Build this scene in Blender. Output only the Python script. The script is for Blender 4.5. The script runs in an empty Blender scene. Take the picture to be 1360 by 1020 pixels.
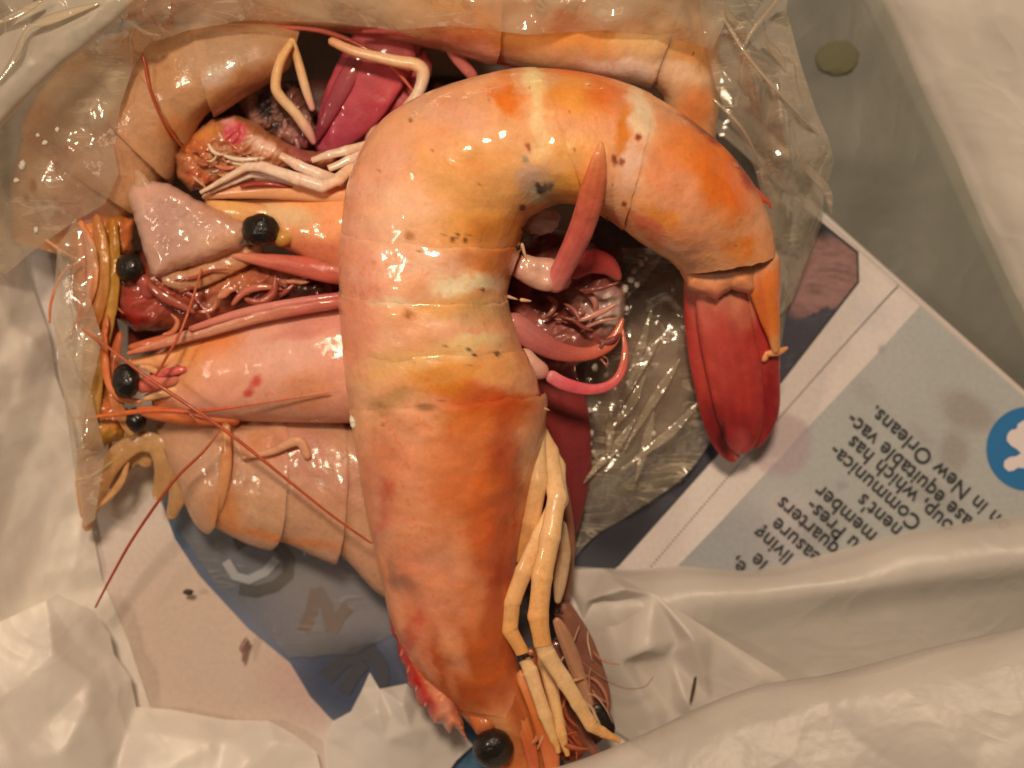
import bpy, math, random
import numpy as np

# ---------------------------------------------------------------- scale, camera, light
S = 0.00011            # metres per photo pixel at counter height (picture is about 15 cm wide)
DC = 1700.0            # camera height above the newspaper, in the same unit
sc = bpy.context.scene
COL = sc.collection

def W(p):
    """points given as (image x, image y, height) -> world metres"""
    p = np.asarray(p, float)
    k = (DC - p[..., 2]) / DC
    return np.stack([(p[..., 0] - 680) * k * S, (510 - p[..., 1]) * k * S, p[..., 2] * S], -1)

cam = bpy.data.cameras.new("camera")
co = bpy.data.objects.new("camera", cam); COL.objects.link(co)
co.location = (0, 0, DC * S)
cam.sensor_width = 36; cam.lens = 36 * DC / 1360
cam.clip_start = 0.005; cam.clip_end = 20
cam.dof.use_dof = True; cam.dof.focus_distance = (DC - 270) * S; cam.dof.aperture_fstop = 17
sc.camera = co

world = bpy.data.worlds.new("World"); sc.world = world; world.use_nodes = True
bg = world.node_tree.nodes["Background"]
bg.inputs[0].default_value = (1.0, 0.77, 0.54, 1); bg.inputs[1].default_value = 0.075

def lamp(name, px, size, power, col, target=(600, 480, 100)):
    l = bpy.data.lights.new(name, 'AREA'); l.shape = 'DISK'; l.size = size * S; l.energy = power; l.color = col
    o = bpy.data.objects.new(name, l); COL.objects.link(o)
    a = np.array([(px[0] - 680) * S, (510 - px[1]) * S, px[2] * S]); o.location = a
    t = np.array([(target[0] - 680) * S, (510 - target[1]) * S, target[2] * S])
    from mathutils import Vector
    o.rotation_euler = Vector(t - a).to_track_quat('-Z', 'Y').to_euler()
    return o
lamp("ceiling_lamp", (470, -1250, 4200), 700, 1.84, (1.0, 0.755, 0.53))
lamp("fill_light", (-1900, 300, 3300), 500, .36, (1.0, 0.78, 0.58))  # added fill from the left, no lamp seen there

sc.view_settings.view_transform = 'Standard'; sc.view_settings.look = 'None'
sc.view_settings.gamma = 1; sc.view_settings.exposure = 0.0

# ---------------------------------------------------------------- small maths
rng = np.random.RandomState(7)
PERM = np.concatenate([rng.permutation(256)] * 3)
GR = rng.normal(size=(256, 3)); GR /= np.linalg.norm(GR, axis=1)[:, None]
def pn(x, y, z=0.0):
    x, y, z = np.broadcast_arrays(np.asarray(x, float), np.asarray(y, float), np.asarray(z, float))
    xi = np.floor(x).astype(int); yi = np.floor(y).astype(int); zi = np.floor(z).astype(int)
    xf, yf, zf = x - xi, y - yi, z - zi
    xi &= 255; yi &= 255; zi &= 255
    f = lambda t: t * t * t * (t * (t * 6 - 15) + 10)
    u, v, w = f(xf), f(yf), f(zf)
    def g(i, j, k):
        h = PERM[PERM[PERM[xi + i] + yi + j] + zi + k]
        d = GR[h]
        return d[..., 0] * (xf - i) + d[..., 1] * (yf - j) + d[..., 2] * (zf - k)
    L = lambda a, b, t: a + t * (b - a)
    return L(L(L(g(0,0,0), g(1,0,0), u), L(g(0,1,0), g(1,1,0), u), v),
             L(L(g(0,0,1), g(1,0,1), u), L(g(0,1,1), g(1,1,1), u), v), w)
def fbm(x, y, z=0.0, o=3):
    r = 0; a = 1.0; s = 1.0
    for i in range(o):
        r = r + a * pn(x * s + 17 * i, y * s + 5 * i, np.asarray(z) * s); a *= .5; s *= 2
    return r
def ridge(x, y, z=0.0, o=2):
    r = 0; a = 1.0; s = 1.0
    for i in range(o):
        r = r + a * (0.5 - np.abs(pn(x * s + 31 * i, y * s + 11 * i, z))*1.6); a *= .5; s *= 2.1
    return r
def facet(x, y, size, seed=0.):
    """flat-sided crumple: random heights joined by triangles"""
    x = x / size + .35 * pn(x / size / 1.3, y / size / 1.3, seed) + seed * 3.7; y = y / size + .35 * pn(x / 1.3, y / size / 1.3, seed + 2) + seed * 1.9
    k = (x + y) * .366; i, j = np.floor(x + k).astype(int), np.floor(y + k).astype(int)
    fx, fy = x + k - i, y + k - j
    h = lambda a, b: PERM[PERM[a & 255] + (b & 255)] / 127.5 - 1
    up = fx > fy
    h0, h2 = h(i, j), h(i + 1, j + 1); h1 = np.where(up, h(i + 1, j), h(i, j + 1))
    a = np.where(up, fx, fy); b = np.where(up, fy, fx)
    return h0 + a * (h1 - h0) + b * (h2 - h1)
def cr(P, t):
    """Catmull-Rom through rows of P at parameters t in [0, n-1]"""
    P = np.asarray(P, float); n = len(P); t = np.clip(np.asarray(t, float), 0, n - 1 - 1e-9)
    i = np.floor(t).astype(int); f = (t - i)[..., None]
    p0 = P[np.clip(i - 1, 0, n - 1)]; p1 = P[i]; p2 = P[np.clip(i + 1, 0, n - 1)]; p3 = P[np.clip(i + 2, 0, n - 1)]
    return 0.5 * ((2 * p1) + (-p0 + p2) * f + (2 * p0 - 5 * p1 + 4 * p2 - p3) * f ** 2 + (-p0 + 3 * p1 - 3 * p2 + p3) * f ** 3)
def sm(a, b, x):
    t = np.clip((x - a) / (b - a), 0, 1); return t * t * (3 - 2 * t)
def lin(c):
    c = np.asarray(c, float) / 255.0
    return np.where(c <= .04045, c / 12.92, ((c + .055) / 1.055) ** 2.4)
LIGHT = np.array([0.95, 0.73, 0.53])     # colour of the light on the shrimp: photo colour -> surface colour
def rich(c, g=1.28, ref=.66):
    return ref * (np.clip(c, .004, 1) / ref) ** g
def alb(c):
    return np.clip(lin(c) / LIGHT, 0.004, 0.93)

def paint(x, y, base, blobs, warp=14, seed=0.0):
    """pigment: a base colour with soft-edged irregular patches (x, y, rx, ry, turn, colour, strength)"""
    c = np.broadcast_to(alb(base), x.shape + (3,)).copy()
    wx = x + warp * fbm(x / 34, y / 34, seed) + warp * .35 * pn(x / 7, y / 7, seed)
    wy = y + warp * fbm(x / 34, y / 34, seed + 9.3) + warp * .35 * pn(x / 7, y / 7, seed + 4)
    for b in blobs:
        bx, by, rx, ry, an, colr, st = b[:7]
        soft = b[7] if len(b) > 7 else .58
        big = min(rx, ry) > 7
        X = (wx if big else x) - bx; Y = (wy if big else y) - by
        a = math.radians(an); ca, sa = math.cos(a), math.sin(a)
        d = np.sqrt(((X * ca + Y * sa) / rx) ** 2 + ((-X * sa + Y * ca) / ry) ** 2)
        w = (1 - sm(1 - soft, 1 + soft * .6, d))[..., None] * st
        c = c * (1 - w) + alb(colr) * w
    return c

# ---------------------------------------------------------------- materials
def mat(name):
    m = bpy.data.materials.new(name); m.use_nodes = True
    nt = m.node_tree; nt.nodes.clear()
    out = nt.nodes.new('ShaderNodeOutputMaterial')
    return m, nt, out
def N(nt, kind, **kw):
    n = nt.nodes.new(kind)
    for k, v in kw.items():
        if k in n.inputs: n.inputs[k].default_value = v
        else: setattr(n, k, v)
    return n

def flesh(name, rough=.42, sss=.22, coat=.25, mottle=.07, bump=.14, trans=0.0, scale=1.0, vein=0.0):
    m, nt, out = mat(name); L = nt.links.new
    p = N(nt, 'ShaderNodeBsdfPrincipled')
    at = N(nt, 'ShaderNodeAttribute', attribute_name='Col')
    tc = N(nt, 'ShaderNodeTexCoord')
    n1 = N(nt, 'ShaderNodeTexNoise', Scale=420 * scale, Detail=5.0, Roughness=.65)
    n2 = N(nt, 'ShaderNodeTexNoise', Scale=1900 * scale, Detail=3.0, Roughness=.6)
    n3 = N(nt, 'ShaderNodeTexNoise', Scale=150 * scale, Detail=2.0)
    for n in (n1, n2, n3): L(tc.outputs['Object'], n.inputs['Vector'])
    mr = N(nt, 'ShaderNodeMapRange'); mr.inputs['From Min'].default_value = .3; mr.inputs['From Max'].default_value = .7
    mr.inputs['To Min'].default_value = 1 - mottle; mr.inputs['To Max'].default_value = 1 + mottle
    L(n1.outputs['Fac'], mr.inputs['Value'])
    mr2 = N(nt, 'ShaderNodeMapRange'); mr2.inputs['From Min'].default_value = .35; mr2.inputs['From Max'].default_value = .65
    mr2.inputs['To Min'].default_value = 1 - mottle * .55; mr2.inputs['To Max'].default_value = 1 + mottle * .55
    L(n2.outputs['Fac'], mr2.inputs['Value'])
    mu = N(nt, 'ShaderNodeMath', operation='MULTIPLY'); L(mr.outputs[0], mu.inputs[0]); L(mr2.outputs[0], mu.inputs[1])
    hs = N(nt, 'ShaderNodeVectorMath', operation='SCALE'); L(at.outputs['Color'], hs.inputs[0]); L(mu.outputs[0], hs.inputs['Scale'])
    sa = N(nt, 'ShaderNodeVectorMath', operation='MULTIPLY'); sa.inputs[1].default_value = (1.05, .93, .88); L(hs.outputs[0], sa.inputs[0])
    n8 = N(nt, 'ShaderNodeTexNoise', Scale=1150 * scale, Detail=2.0, Roughness=.5); L(tc.outputs['Object'], n8.inputs['Vector'])
    n9 = N(nt, 'ShaderNodeTexNoise', Scale=120 * scale, Detail=3.0); L(tc.outputs['Object'], n9.inputs['Vector'])
    s1_ = N(nt, 'ShaderNodeMapRange'); s1_.inputs['From Min'].default_value = .55; s1_.inputs['From Max'].default_value = .66; L(n8.outputs['Fac'], s1_.inputs['Value'])
    s2_ = N(nt, 'ShaderNodeMapRange'); s2_.inputs['From Min'].default_value = .42; s2_.inputs['From Max'].default_value = .62; s2_.inputs['To Max'].default_value = .55; L(n9.outputs['Fac'], s2_.inputs['Value'])
    s3_ = N(nt, 'ShaderNodeMath', operation='MULTIPLY'); L(s1_.outputs[0], s3_.inputs[0]); L(s2_.outputs[0], s3_.inputs[1])
    dk = N(nt, 'ShaderNodeVectorMath', operation='MULTIPLY'); dk.inputs[1].default_value = (.94, .70, .50); L(sa.outputs[0], dk.inputs[0])
    mxc = N(nt, 'ShaderNodeMix', data_type='RGBA'); L(s3_.outputs[0], mxc.inputs[0]); L(sa.outputs[0], mxc.inputs[6]); L(dk.outputs[0], mxc.inputs[7]); L(mxc.outputs[2], p.inputs['Base Color'])
    rr = N(nt, 'ShaderNodeMapRange'); rr.inputs['To Min'].default_value = max(.08, rough - .2); rr.inputs['To Max'].default_value = rough + .22
    rr.inputs['From Min'].default_value = .3; rr.inputs['From Max'].default_value = .7
    L(n3.outputs['Fac'], rr.inputs['Value']); L(rr.outputs[0], p.inputs['Roughness'])
    p.inputs['Subsurface Weight'].default_value = sss
    p.inputs['Subsurface Radius'].default_value = (1.0, .42, .2)
    p.inputs['Subsurface Scale'].default_value = 0.0016
    p.inputs['Coat Roughness'].default_value = .09
    n5 = N(nt, 'ShaderNodeTexNoise', Scale=230 * scale, Detail=3.0); L(tc.outputs['Object'], n5.inputs['Vector'])
    wet = N(nt, 'ShaderNodeMapRange'); wet.inputs['From Min'].default_value = .47; wet.inputs['From Max'].default_value = .60; wet.inputs['To Min'].default_value = coat * .45; wet.inputs['To Max'].default_value = min(1, coat * 2.2)
    L(n5.outputs['Fac'], wet.inputs['Value']); L(wet.outputs[0], p.inputs['Coat Weight'])
    p.inputs['Specular IOR Level'].default_value = .30
    ad = N(nt, 'ShaderNodeMath', operation='MULTIPLY_ADD'); ad.inputs[1].default_value = .35
    L(n2.outputs['Fac'], ad.inputs[0]); L(n1.outputs['Fac'], ad.inputs[2])
    b = N(nt, 'ShaderNodeBump', Strength=bump, Distance=0.0007); L(ad.outputs[0], b.inputs['Height'])
    L(b.outputs[0], p.inputs['Normal'])
    b2 = N(nt, 'ShaderNodeBump', Strength=min(1, bump * 2.2), Distance=0.0005); L(n5.outputs['Fac'], b2.inputs['Height']); L(b2.outputs[0], p.inputs['Coat Normal'])
    if trans:
        t = N(nt, 'ShaderNodeBsdfTransparent'); mx = N(nt, 'ShaderNodeMixShader'); mx.inputs[0].default_value = trans
        t.inputs[0].default_value = (.95, .86, .74, 1)
        L(p.outputs[0], mx.inputs[1]); L(t.outputs[0], mx.inputs[2]); L(mx.outputs[0], out.inputs[0])
    else:
        L(p.outputs[0], out.inputs[0])
    return m

def plain(name, c, rough=.5, coat=0, spec=.4, bump=0, bscale=900):
    m, nt, out = mat(name)
    p = N(nt, 'ShaderNodeBsdfPrincipled'); p.inputs['Base Color'].default_value = (*c, 1)
    p.inputs['Roughness'].default_value = rough; p.inputs['Coat Weight'].default_value = coat; p.inputs['Specular IOR Level'].default_value = spec
    p.inputs['Coat Roughness'].default_value = .1
    if bump:
        tc = N(nt, 'ShaderNodeTexCoord'); n = N(nt, 'ShaderNodeTexNoise', Scale=bscale, Detail=4.0)
        nt.links.new(tc.outputs['Object'], n.inputs['Vector'])
        b = N(nt, 'ShaderNodeBump', Strength=bump, Distance=.0004); nt.links.new(n.outputs['Fac'], b.inputs['Height']); nt.links.new(b.outputs[0], p.inputs['Normal'])
    nt.links.new(p.outputs[0], out.inputs[0])
    return m

def film(name, haze=.07, gloss=.5, rough=.07, tint=(.97, .96, .94), bump=.5, streak=.35):
    """clear polythene: see-through, with a mirror sheen and a little milky scatter"""
    m, nt, out = mat(name); L = nt.links.new
    tr = N(nt, 'ShaderNodeBsdfTransparent'); tr.inputs[0].default_value = (*tint, 1)
    gl = N(nt, 'ShaderNodeBsdfGlossy'); gl.inputs['Roughness'].default_value = rough
    df = N(nt, 'ShaderNodeBsdfDiffuse'); df.inputs[0].default_value = (.84, .74, .58, 1)
    tl = N(nt, 'ShaderNodeBsdfTranslucent'); tl.inputs[0].default_value = (.84, .74, .58, 1)
    tc = N(nt, 'ShaderNodeTexCoord')
    n1 = N(nt, 'ShaderNodeTexNoise', Scale=160.0, Detail=3.0, Distortion=1.2); L(tc.outputs['Object'], n1.inputs['Vector'])
    n2 = N(nt, 'ShaderNodeTexNoise', Scale=90.0, Detail=4.0); L(tc.outputs['Object'], n2.inputs['Vector'])
    b = N(nt, 'ShaderNodeBump', Strength=bump, Distance=.0008); L(n1.outputs['Fac'], b.inputs['Height'])
    for n in (gl, df): L(b.outputs[0], n.inputs['Normal'])
    lw = N(nt, 'ShaderNodeFresnel', IOR=1.5); L(b.outputs[0], lw.inputs['Normal'])
    mu = N(nt, 'ShaderNodeMath', operation='MULTIPLY_ADD'); mu.inputs[1].default_value = 1.9 * gloss; mu.inputs[2].default_value = .01
    L(lw.outputs[0], mu.inputs[0])
    mn = N(nt, 'ShaderNodeMath', operation='MINIMUM'); mn.inputs[1].default_value = .06 + .22 * gloss; L(mu.outputs[0], mn.inputs[0]); mu = mn
    sc1 = N(nt, 'ShaderNodeMixShader'); sc1.inputs[0].default_value = .5; L(df.outputs[0], sc1.inputs[1]); L(tl.outputs[0], sc1.inputs[2])
    hz = N(nt, 'ShaderNodeMapRange'); hz.inputs['From Min'].default_value = .35; hz.inputs['From Max'].default_value = .7
    hz.inputs['To Min'].default_value = haze * .35; hz.inputs['To Max'].default_value = haze * 1.7; L(n2.outputs['Fac'], hz.inputs['Value'])
    mp = N(nt, 'ShaderNodeMapping'); mp.inputs['Rotation'].default_value = (0, 0, .95); mp.inputs['Scale'].default_value = (1.0, 4.5, 1.0); L(tc.outputs['Object'], mp.inputs['Vector'])
    n3 = N(nt, 'ShaderNodeTexNoise', Scale=75.0, Detail=3.0, Distortion=1.6); L(mp.outputs[0], n3.inputs['Vector'])
    q1 = N(nt, 'ShaderNodeMath', operation='SUBTRACT'); q1.inputs[1].default_value = .5; L(n3.outputs['Fac'], q1.inputs[0])  # pale streaks in the haze imitate reflections off wrinkles
    q2 = N(nt, 'ShaderNodeMath', operation='ABSOLUTE'); L(q1.outputs[0], q2.inputs[0])
    q3 = N(nt, 'ShaderNodeMapRange'); q3.inputs['From Min'].default_value = .035; q3.inputs['From Max'].default_value = .0; q3.inputs['To Min'].default_value = 0; q3.inputs['To Max'].default_value = streak; L(q2.outputs[0], q3.inputs['Value'])
    n4 = N(nt, 'ShaderNodeTexNoise', Scale=120.0, Detail=2.0); L(tc.outputs['Object'], n4.inputs['Vector'])
    q5 = N(nt, 'ShaderNodeMapRange'); q5.inputs['From Min'].default_value = .48; q5.inputs['From Max'].default_value = .62; L(n4.outputs['Fac'], q5.inputs['Value'])
    q6 = N(nt, 'ShaderNodeMath', operation='MULTIPLY'); L(q3.outputs[0], q6.inputs[0]); L(q5.outputs[0], q6.inputs[1])
    q4 = N(nt, 'ShaderNodeMath', operation='ADD'); q4.use_clamp = True; L(q6.outputs[0], q4.inputs[0]); L(hz.outputs[0], q4.inputs[1]); hz = q4
    m1 = N(nt, 'ShaderNodeMixShader'); L(hz.outputs[0], m1.inputs[0]); L(tr.outputs[0], m1.inputs[1]); L(sc1.outputs[0], m1.inputs[2])
    m2 = N(nt, 'ShaderNodeMixShader'); L(mu.outputs[0], m2.inputs[0]); L(m1.outputs[0], m2.inputs[1]); L(gl.outputs[0], m2.inputs[2])
    L(m2.outputs[0], out.inputs[0])
    return m

def bagmat(name, clear=.12, c=(.62, .60, .54), translucent=.35, rough=.38, bump=.35, gloss=.10):
    """thin white carrier-bag plastic"""
    m, nt, out = mat(name); L = nt.links.new
    tc = N(nt, 'ShaderNodeTexCoord')
    n1 = N(nt, 'ShaderNodeTexNoise', Scale=230.0, Detail=5.0, Roughness=.6, Distortion=.6); L(tc.outputs['Object'], n1.inputs['Vector'])
    n2 = N(nt, 'ShaderNodeTexNoise', Scale=55.0, Detail=4.0); L(tc.outputs['Object'], n2.inputs['Vector'])
    mp = N(nt, 'ShaderNodeMapRange'); mp.inputs['From Min'].default_value = .3; mp.inputs['From Max'].default_value = .7
    mp.inputs['To Min'].default_value = .86; mp.inputs['To Max'].default_value = 1.08; L(n2.outputs['Fac'], mp.inputs['Value'])
    cs = N(nt, 'ShaderNodeVectorMath', operation='SCALE'); cs.inputs[0].default_value = c; L(mp.outputs[0], cs.inputs['Scale'])
    n6 = N(nt, 'ShaderNodeTexNoise', Scale=70.0, Detail=2.5, Distortion=1.1); L(tc.outputs['Object'], n6.inputs['Vector'])
    r1 = N(nt, 'ShaderNodeMath', operation='SUBTRACT'); r1.inputs[1].default_value = .5; L(n6.outputs['Fac'], r1.inputs[0])
    r2 = N(nt, 'ShaderNodeMath', operation='ABSOLUTE'); L(r1.outputs[0], r2.inputs[0])
    r3 = N(nt, 'ShaderNodeMapRange'); r3.inputs['From Max'].default_value = .16; r3.inputs['To Min'].default_value = 1.0; r3.inputs['To Max'].default_value = 0.0; L(r2.outputs[0], r3.inputs['Value'])
    b0 = N(nt, 'ShaderNodeBump', Strength=.22, Distance=.0004); L(r3.outputs[0], b0.inputs['Height'])
    b = N(nt, 'ShaderNodeBump', Strength=bump, Distance=.00022); L(n1.outputs['Fac'], b.inputs['Height']); L(b0.outputs[0], b.inputs['Normal'])
    df = N(nt, 'ShaderNodeBsdfDiffuse'); tl = N(nt, 'ShaderNodeBsdfTranslucent')
    for n in (df, tl): L(cs.outputs[0], n.inputs['Color']); L(b.outputs[0], n.inputs['Normal'])
    gl = N(nt, 'ShaderNodeBsdfGlossy'); gl.inputs['Roughness'].default_value = rough; L(b.outputs[0], gl.inputs['Normal'])
    tr = N(nt, 'ShaderNodeBsdfTransparent'); tr.inputs[0].default_value = (.95, .94, .9, 1)
    a = N(nt, 'ShaderNodeMixShader'); a.inputs[0].default_value = translucent; L(df.outputs[0], a.inputs[1]); L(tl.outputs[0], a.inputs[2])
    g = N(nt, 'ShaderNodeMixShader'); g.inputs[0].default_value = gloss; L(a.outputs[0], g.inputs[1]); L(gl.outputs[0], g.inputs[2])
    t = N(nt, 'ShaderNodeMixShader'); t.inputs[0].default_value = clear; L(g.outputs[0], t.inputs[1]); L(tr.outputs[0], t.inputs[2])
    L(t.outputs[0], out.inputs[0])
    return m

def printed(name, rough=.6):
    """paper stock and ink, colour from the printed colour of the sheet, with paper grain"""
    m, nt, out = mat(name); L = nt.links.new
    p = N(nt, 'ShaderNodeBsdfPrincipled'); p.inputs['Roughness'].default_value = rough; p.inputs['Specular IOR Level'].default_value = .3
    at = N(nt, 'ShaderNodeAttribute', attribute_name='Col'); tc = N(nt, 'ShaderNodeTexCoord')
    n = N(nt, 'ShaderNodeTexNoise', Scale=1400.0, Detail=4.0); L(tc.outputs['Object'], n.inputs['Vector'])
    mr = N(nt, 'ShaderNodeMapRange'); mr.inputs['To Min'].default_value = .86; mr.inputs['To Max'].default_value = 1.14; L(n.outputs['Fac'], mr.inputs['Value'])
    s = N(nt, 'ShaderNodeVectorMath', operation='SCALE'); L(at.outputs['Color'], s.inputs[0]); L(mr.outputs[0], s.inputs['Scale']); L(s.outputs[0], p.inputs['Base Color'])
    L(p.outputs[0], out.inputs[0])
    return m

SHELL = flesh('cooked_shell')
SHELL_WET = flesh('wet_shell', rough=.46, coat=.9, bump=.22)
SHELL_THIN = flesh('thin_shell', rough=.26, sss=.25, coat=.6, mottle=.08, trans=.24, bump=.3)
SHELL_CLEAR = flesh('clear_shell', rough=.24, sss=.2, coat=.7, mottle=.08, trans=.42, bump=.3)
SHELL_PLATE = flesh('pale_shell_plate', rough=.36, sss=.4, coat=1.0, mottle=.04, trans=.26, bump=.35, scale=.8)
LEGM = flesh('leg_shell', rough=.4, sss=.4, coat=.3, mottle=.10)
HAIR = flesh('antenna_shell', rough=.4, sss=.1, coat=.2, mottle=.15)
EYE = plain('eye_black', (.010, .008, .007), .34, coat=.25, bump=.5, bscale=2200)
FILM = film('clear_polythene', haze=.12, gloss=.5)
FILM_WALL = film('folded_polythene', haze=.44, gloss=.8, streak=.5, rough=.1)
FILM_SHEEN = film('sheen_polythene', haze=.26, gloss=.9, streak=.95, rough=.14)  # haze and strong streaks stand in for whitish reflections
FILM_GLINT = film('polythene_glint', haze=.6, gloss=.9, streak=.3, rough=.12)
def bead_mat():
    m, nt, out = mat('glint_gloss'); t = N(nt, 'ShaderNodeBsdfTransparent'); g = N(nt, 'ShaderNodeBsdfGlossy'); g.inputs['Roughness'].default_value = .12
    x = N(nt, 'ShaderNodeMixShader'); x.inputs[0].default_value = .045; nt.links.new(t.outputs[0], x.inputs[1]); nt.links.new(g.outputs[0], x.inputs[2]); nt.links.new(x.outputs[0], out.inputs[0]); return m
GLINT = bead_mat()
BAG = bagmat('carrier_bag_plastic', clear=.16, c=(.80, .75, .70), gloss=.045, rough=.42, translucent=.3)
BAG_LIT = bagmat('lit_bag_plastic', clear=.04, c=(.92, .87, .80), translucent=.18, bump=.2, gloss=.05)  # wall plastic made paler to stand for light the folds lack
BAG_CRUMPLED = bagmat('crumpled_bag_plastic', clear=.08, c=(.90, .85, .80), translucent=.26, bump=.3, gloss=.045, rough=.4)  # same plastic, paler to stand for stronger light at lower left
BAG_SHEER = bagmat('sheer_bag_plastic', clear=.45, c=(.80, .75, .64), translucent=.3, gloss=.06)
BAG_SHADED = bagmat('shaded_bag_plastic', clear=.40, c=(.42, .43, .38), translucent=.4, rough=.5, gloss=.05)  # thin bag floor, colour greyed to stand for shade at its depth
PAPER = printed('newsprint')
INK = plain('black_ink', alb((52, 46, 42)), .6)
BLUE = plain('blue_ink', alb((38, 96, 128)), .55)
CREAM = plain('unprinted_paper', alb((214, 182, 160)), .6)
CRUMB = plain('crumb', (.6, .56, .5), .5)
GRIT = plain('dark_crumb', (.06, .045, .025), .6)

# ---------------------------------------------------------------- object helpers
def link(name, V, F, m, parent=None, col=None, smooth=True):
    me = bpy.data.meshes.new(name)
    V = np.ascontiguousarray(V.reshape(-1, 3)); F = np.asarray(F)
    me.from_pydata(V.tolist(), [], F.tolist()) if F.dtype == object else None
    if F.dtype != object:
        k = F.shape[1]
        me.vertices.add(len(V)); me.vertices.foreach_set('co', V.astype('f').ravel())
        me.loops.add(F.size); me.loops.foreach_set('vertex_index', F.astype('i').ravel())
        me.polygons.add(len(F)); me.polygons.foreach_set('loop_start', np.arange(0, F.size, k, dtype='i'))
        me.polygons.foreach_set('loop_total', np.full(len(F), k, 'i'))
        me.update(calc_edges=True)
    me.validate()
    if col is not None:
        a = me.color_attributes.new('Col', 'FLOAT_COLOR', 'POINT')
        c = np.ones((len(V), 4), 'f'); c[:, :3] = np.clip(col.reshape(-1, 3), .003, .93); a.data.foreach_set('color', c.ravel())
    me.polygons.foreach_set('use_smooth', np.full(len(me.polygons), smooth))
    me.materials.append(m)
    o = bpy.data.objects.new(name, me); COL.objects.link(o)
    if parent: o.parent = parent; o.matrix_parent_inverse = parent.matrix_world.inverted()
    return o
from mathutils import Matrix
def thing(name, label, cat, px, group=None):
    o = bpy.data.objects.new(name, None); COL.objects.link(o); o.empty_display_size = .005
    o.location = W(px); o.matrix_world = Matrix.Translation(o.location)
    o['label'] = label; o['category'] = cat
    if group: o['group'] = group
    return o
def tag(o, label, cat, group=None, kind=None):
    o['label'] = label; o['category'] = cat
    if group: o['group'] = group
    if kind: o['kind'] = kind
    return o
def gridfaces(n, m, wrap=False):
    i = np.arange(n - 1)[:, None]; mm = m if wrap else m - 1; j = np.arange(mm)[None, :]
    a = i * m + j; b = i * m + (j + 1) % m
    return np.stack([a, b, b + m, a + m], -1).reshape(-1, 4)

def loft(name, parent, m, st, t0, t1, color, nl=30, na=72, flare=.03, start=.985, bow=.0, pw=.9, lump=2.0, seed=0., endcap=False, closed=True, rim=True, jag=.12, barrel=0.):
    """shell between stations of st rows (Dx,Dy,Vx,Vy,zc,hz): D is the back edge, V the belly edge"""
    st = np.asarray(st, float)
    ti = np.linspace(0, 1, nl)
    th = np.linspace(0, 2 * math.pi, na, endpoint=False)
    T, TH = np.meshgrid(ti, th, indexing='ij')
    c, s = np.cos(TH), np.sin(TH)
    tt = t0 + (t1 - t0) * T + bow * np.sin(TH).clip(0, 1) * T + jag * fbm(np.cos(TH) * 3.1 + seed, np.sin(TH) * 3.1, seed) * T
    q = cr(st, tt)
    k = start + (1 + flare * sm(-.45, .35, np.cos(TH)) * 3.2 - start) * sm(0, 1, T)
    if rim: k = k - .012 * sm(.98, 1, T)
    if barrel: k = k + barrel * (np.sin(np.pi * np.clip(T, 0, 1)) - .45) * np.sin(TH).clip(0, 1) + barrel * .5 * fbm(T * 3 + seed, np.cos(TH) * 2, seed, 2)
    if endcap:
        k = k * np.sqrt(np.clip(1 - sm(.6, 1.0, T) ** 2 * .97, .02, 1))
    cs = np.sign(c) * np.abs(c) ** pw; sn = np.sign(s) * np.abs(s) ** pw
    cx = (q[..., 0] + q[..., 2]) / 2; cy = (q[..., 1] + q[..., 3]) / 2
    ux = (q[..., 2] - q[..., 0]) / 2; uy = (q[..., 3] - q[..., 1]) / 2
    x = cx + ux * cs * k; y = cy + uy * cs * k; z = q[..., 4] + q[..., 5] * sn * k
    d = lump * fbm(x / 45, y / 45, z / 45 + seed, 3)
    z = z + d * sn.clip(-1, 1); x = x + d * .6 * cs * np.sign(ux + 1e-6); 
    C = color(x, y)
    return link(name, W(np.stack([x, y, z], -1)), gridfaces(nl, na, True), m, parent, C)

def add_glints(parent, spots, zf, seed):  # tiny glossy beads added to put glints on shell and film
    r = np.random.RandomState(seed); V = []; F = []
    for (cx, cy, sx, sy, n) in spots:
        for _ in range(n):
            x, y = cx + r.normal() * sx, cy + r.normal() * sy; a, b = r.uniform(1.0, 3.4), r.uniform(.8, 2.6); an = r.uniform(0, 3.14); z = zf(x, y)
            if z is None: continue
            k = len(V); V.append((x, y, z + b * .55))
            for q, (ra, zz) in enumerate(((.55, .38), (1., -1.0))):
                for j in range(8):
                    t = j * math.pi / 4; ux, uy = a * ra * math.cos(t), b * ra * math.sin(t)
                    V.append((x + ux * math.cos(an) - uy * math.sin(an), y + ux * math.sin(an) + uy * math.cos(an), z + zz * b * (.9 if q == 0 else 1)))
            for j in range(8):
                F.append([k, k + 1 + j, k + 1 + (j + 1) % 8]); F.append([k + 1 + j, k + 9 + j, k + 9 + (j + 1) % 8]); F.append([k + 1 + j, k + 9 + (j + 1) % 8, k + 1 + (j + 1) % 8])
    o = link('glint_beads', W(np.array(V, float)), np.array(F), GLINT, parent); o['kind'] = 'stuff'
    return o
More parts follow.
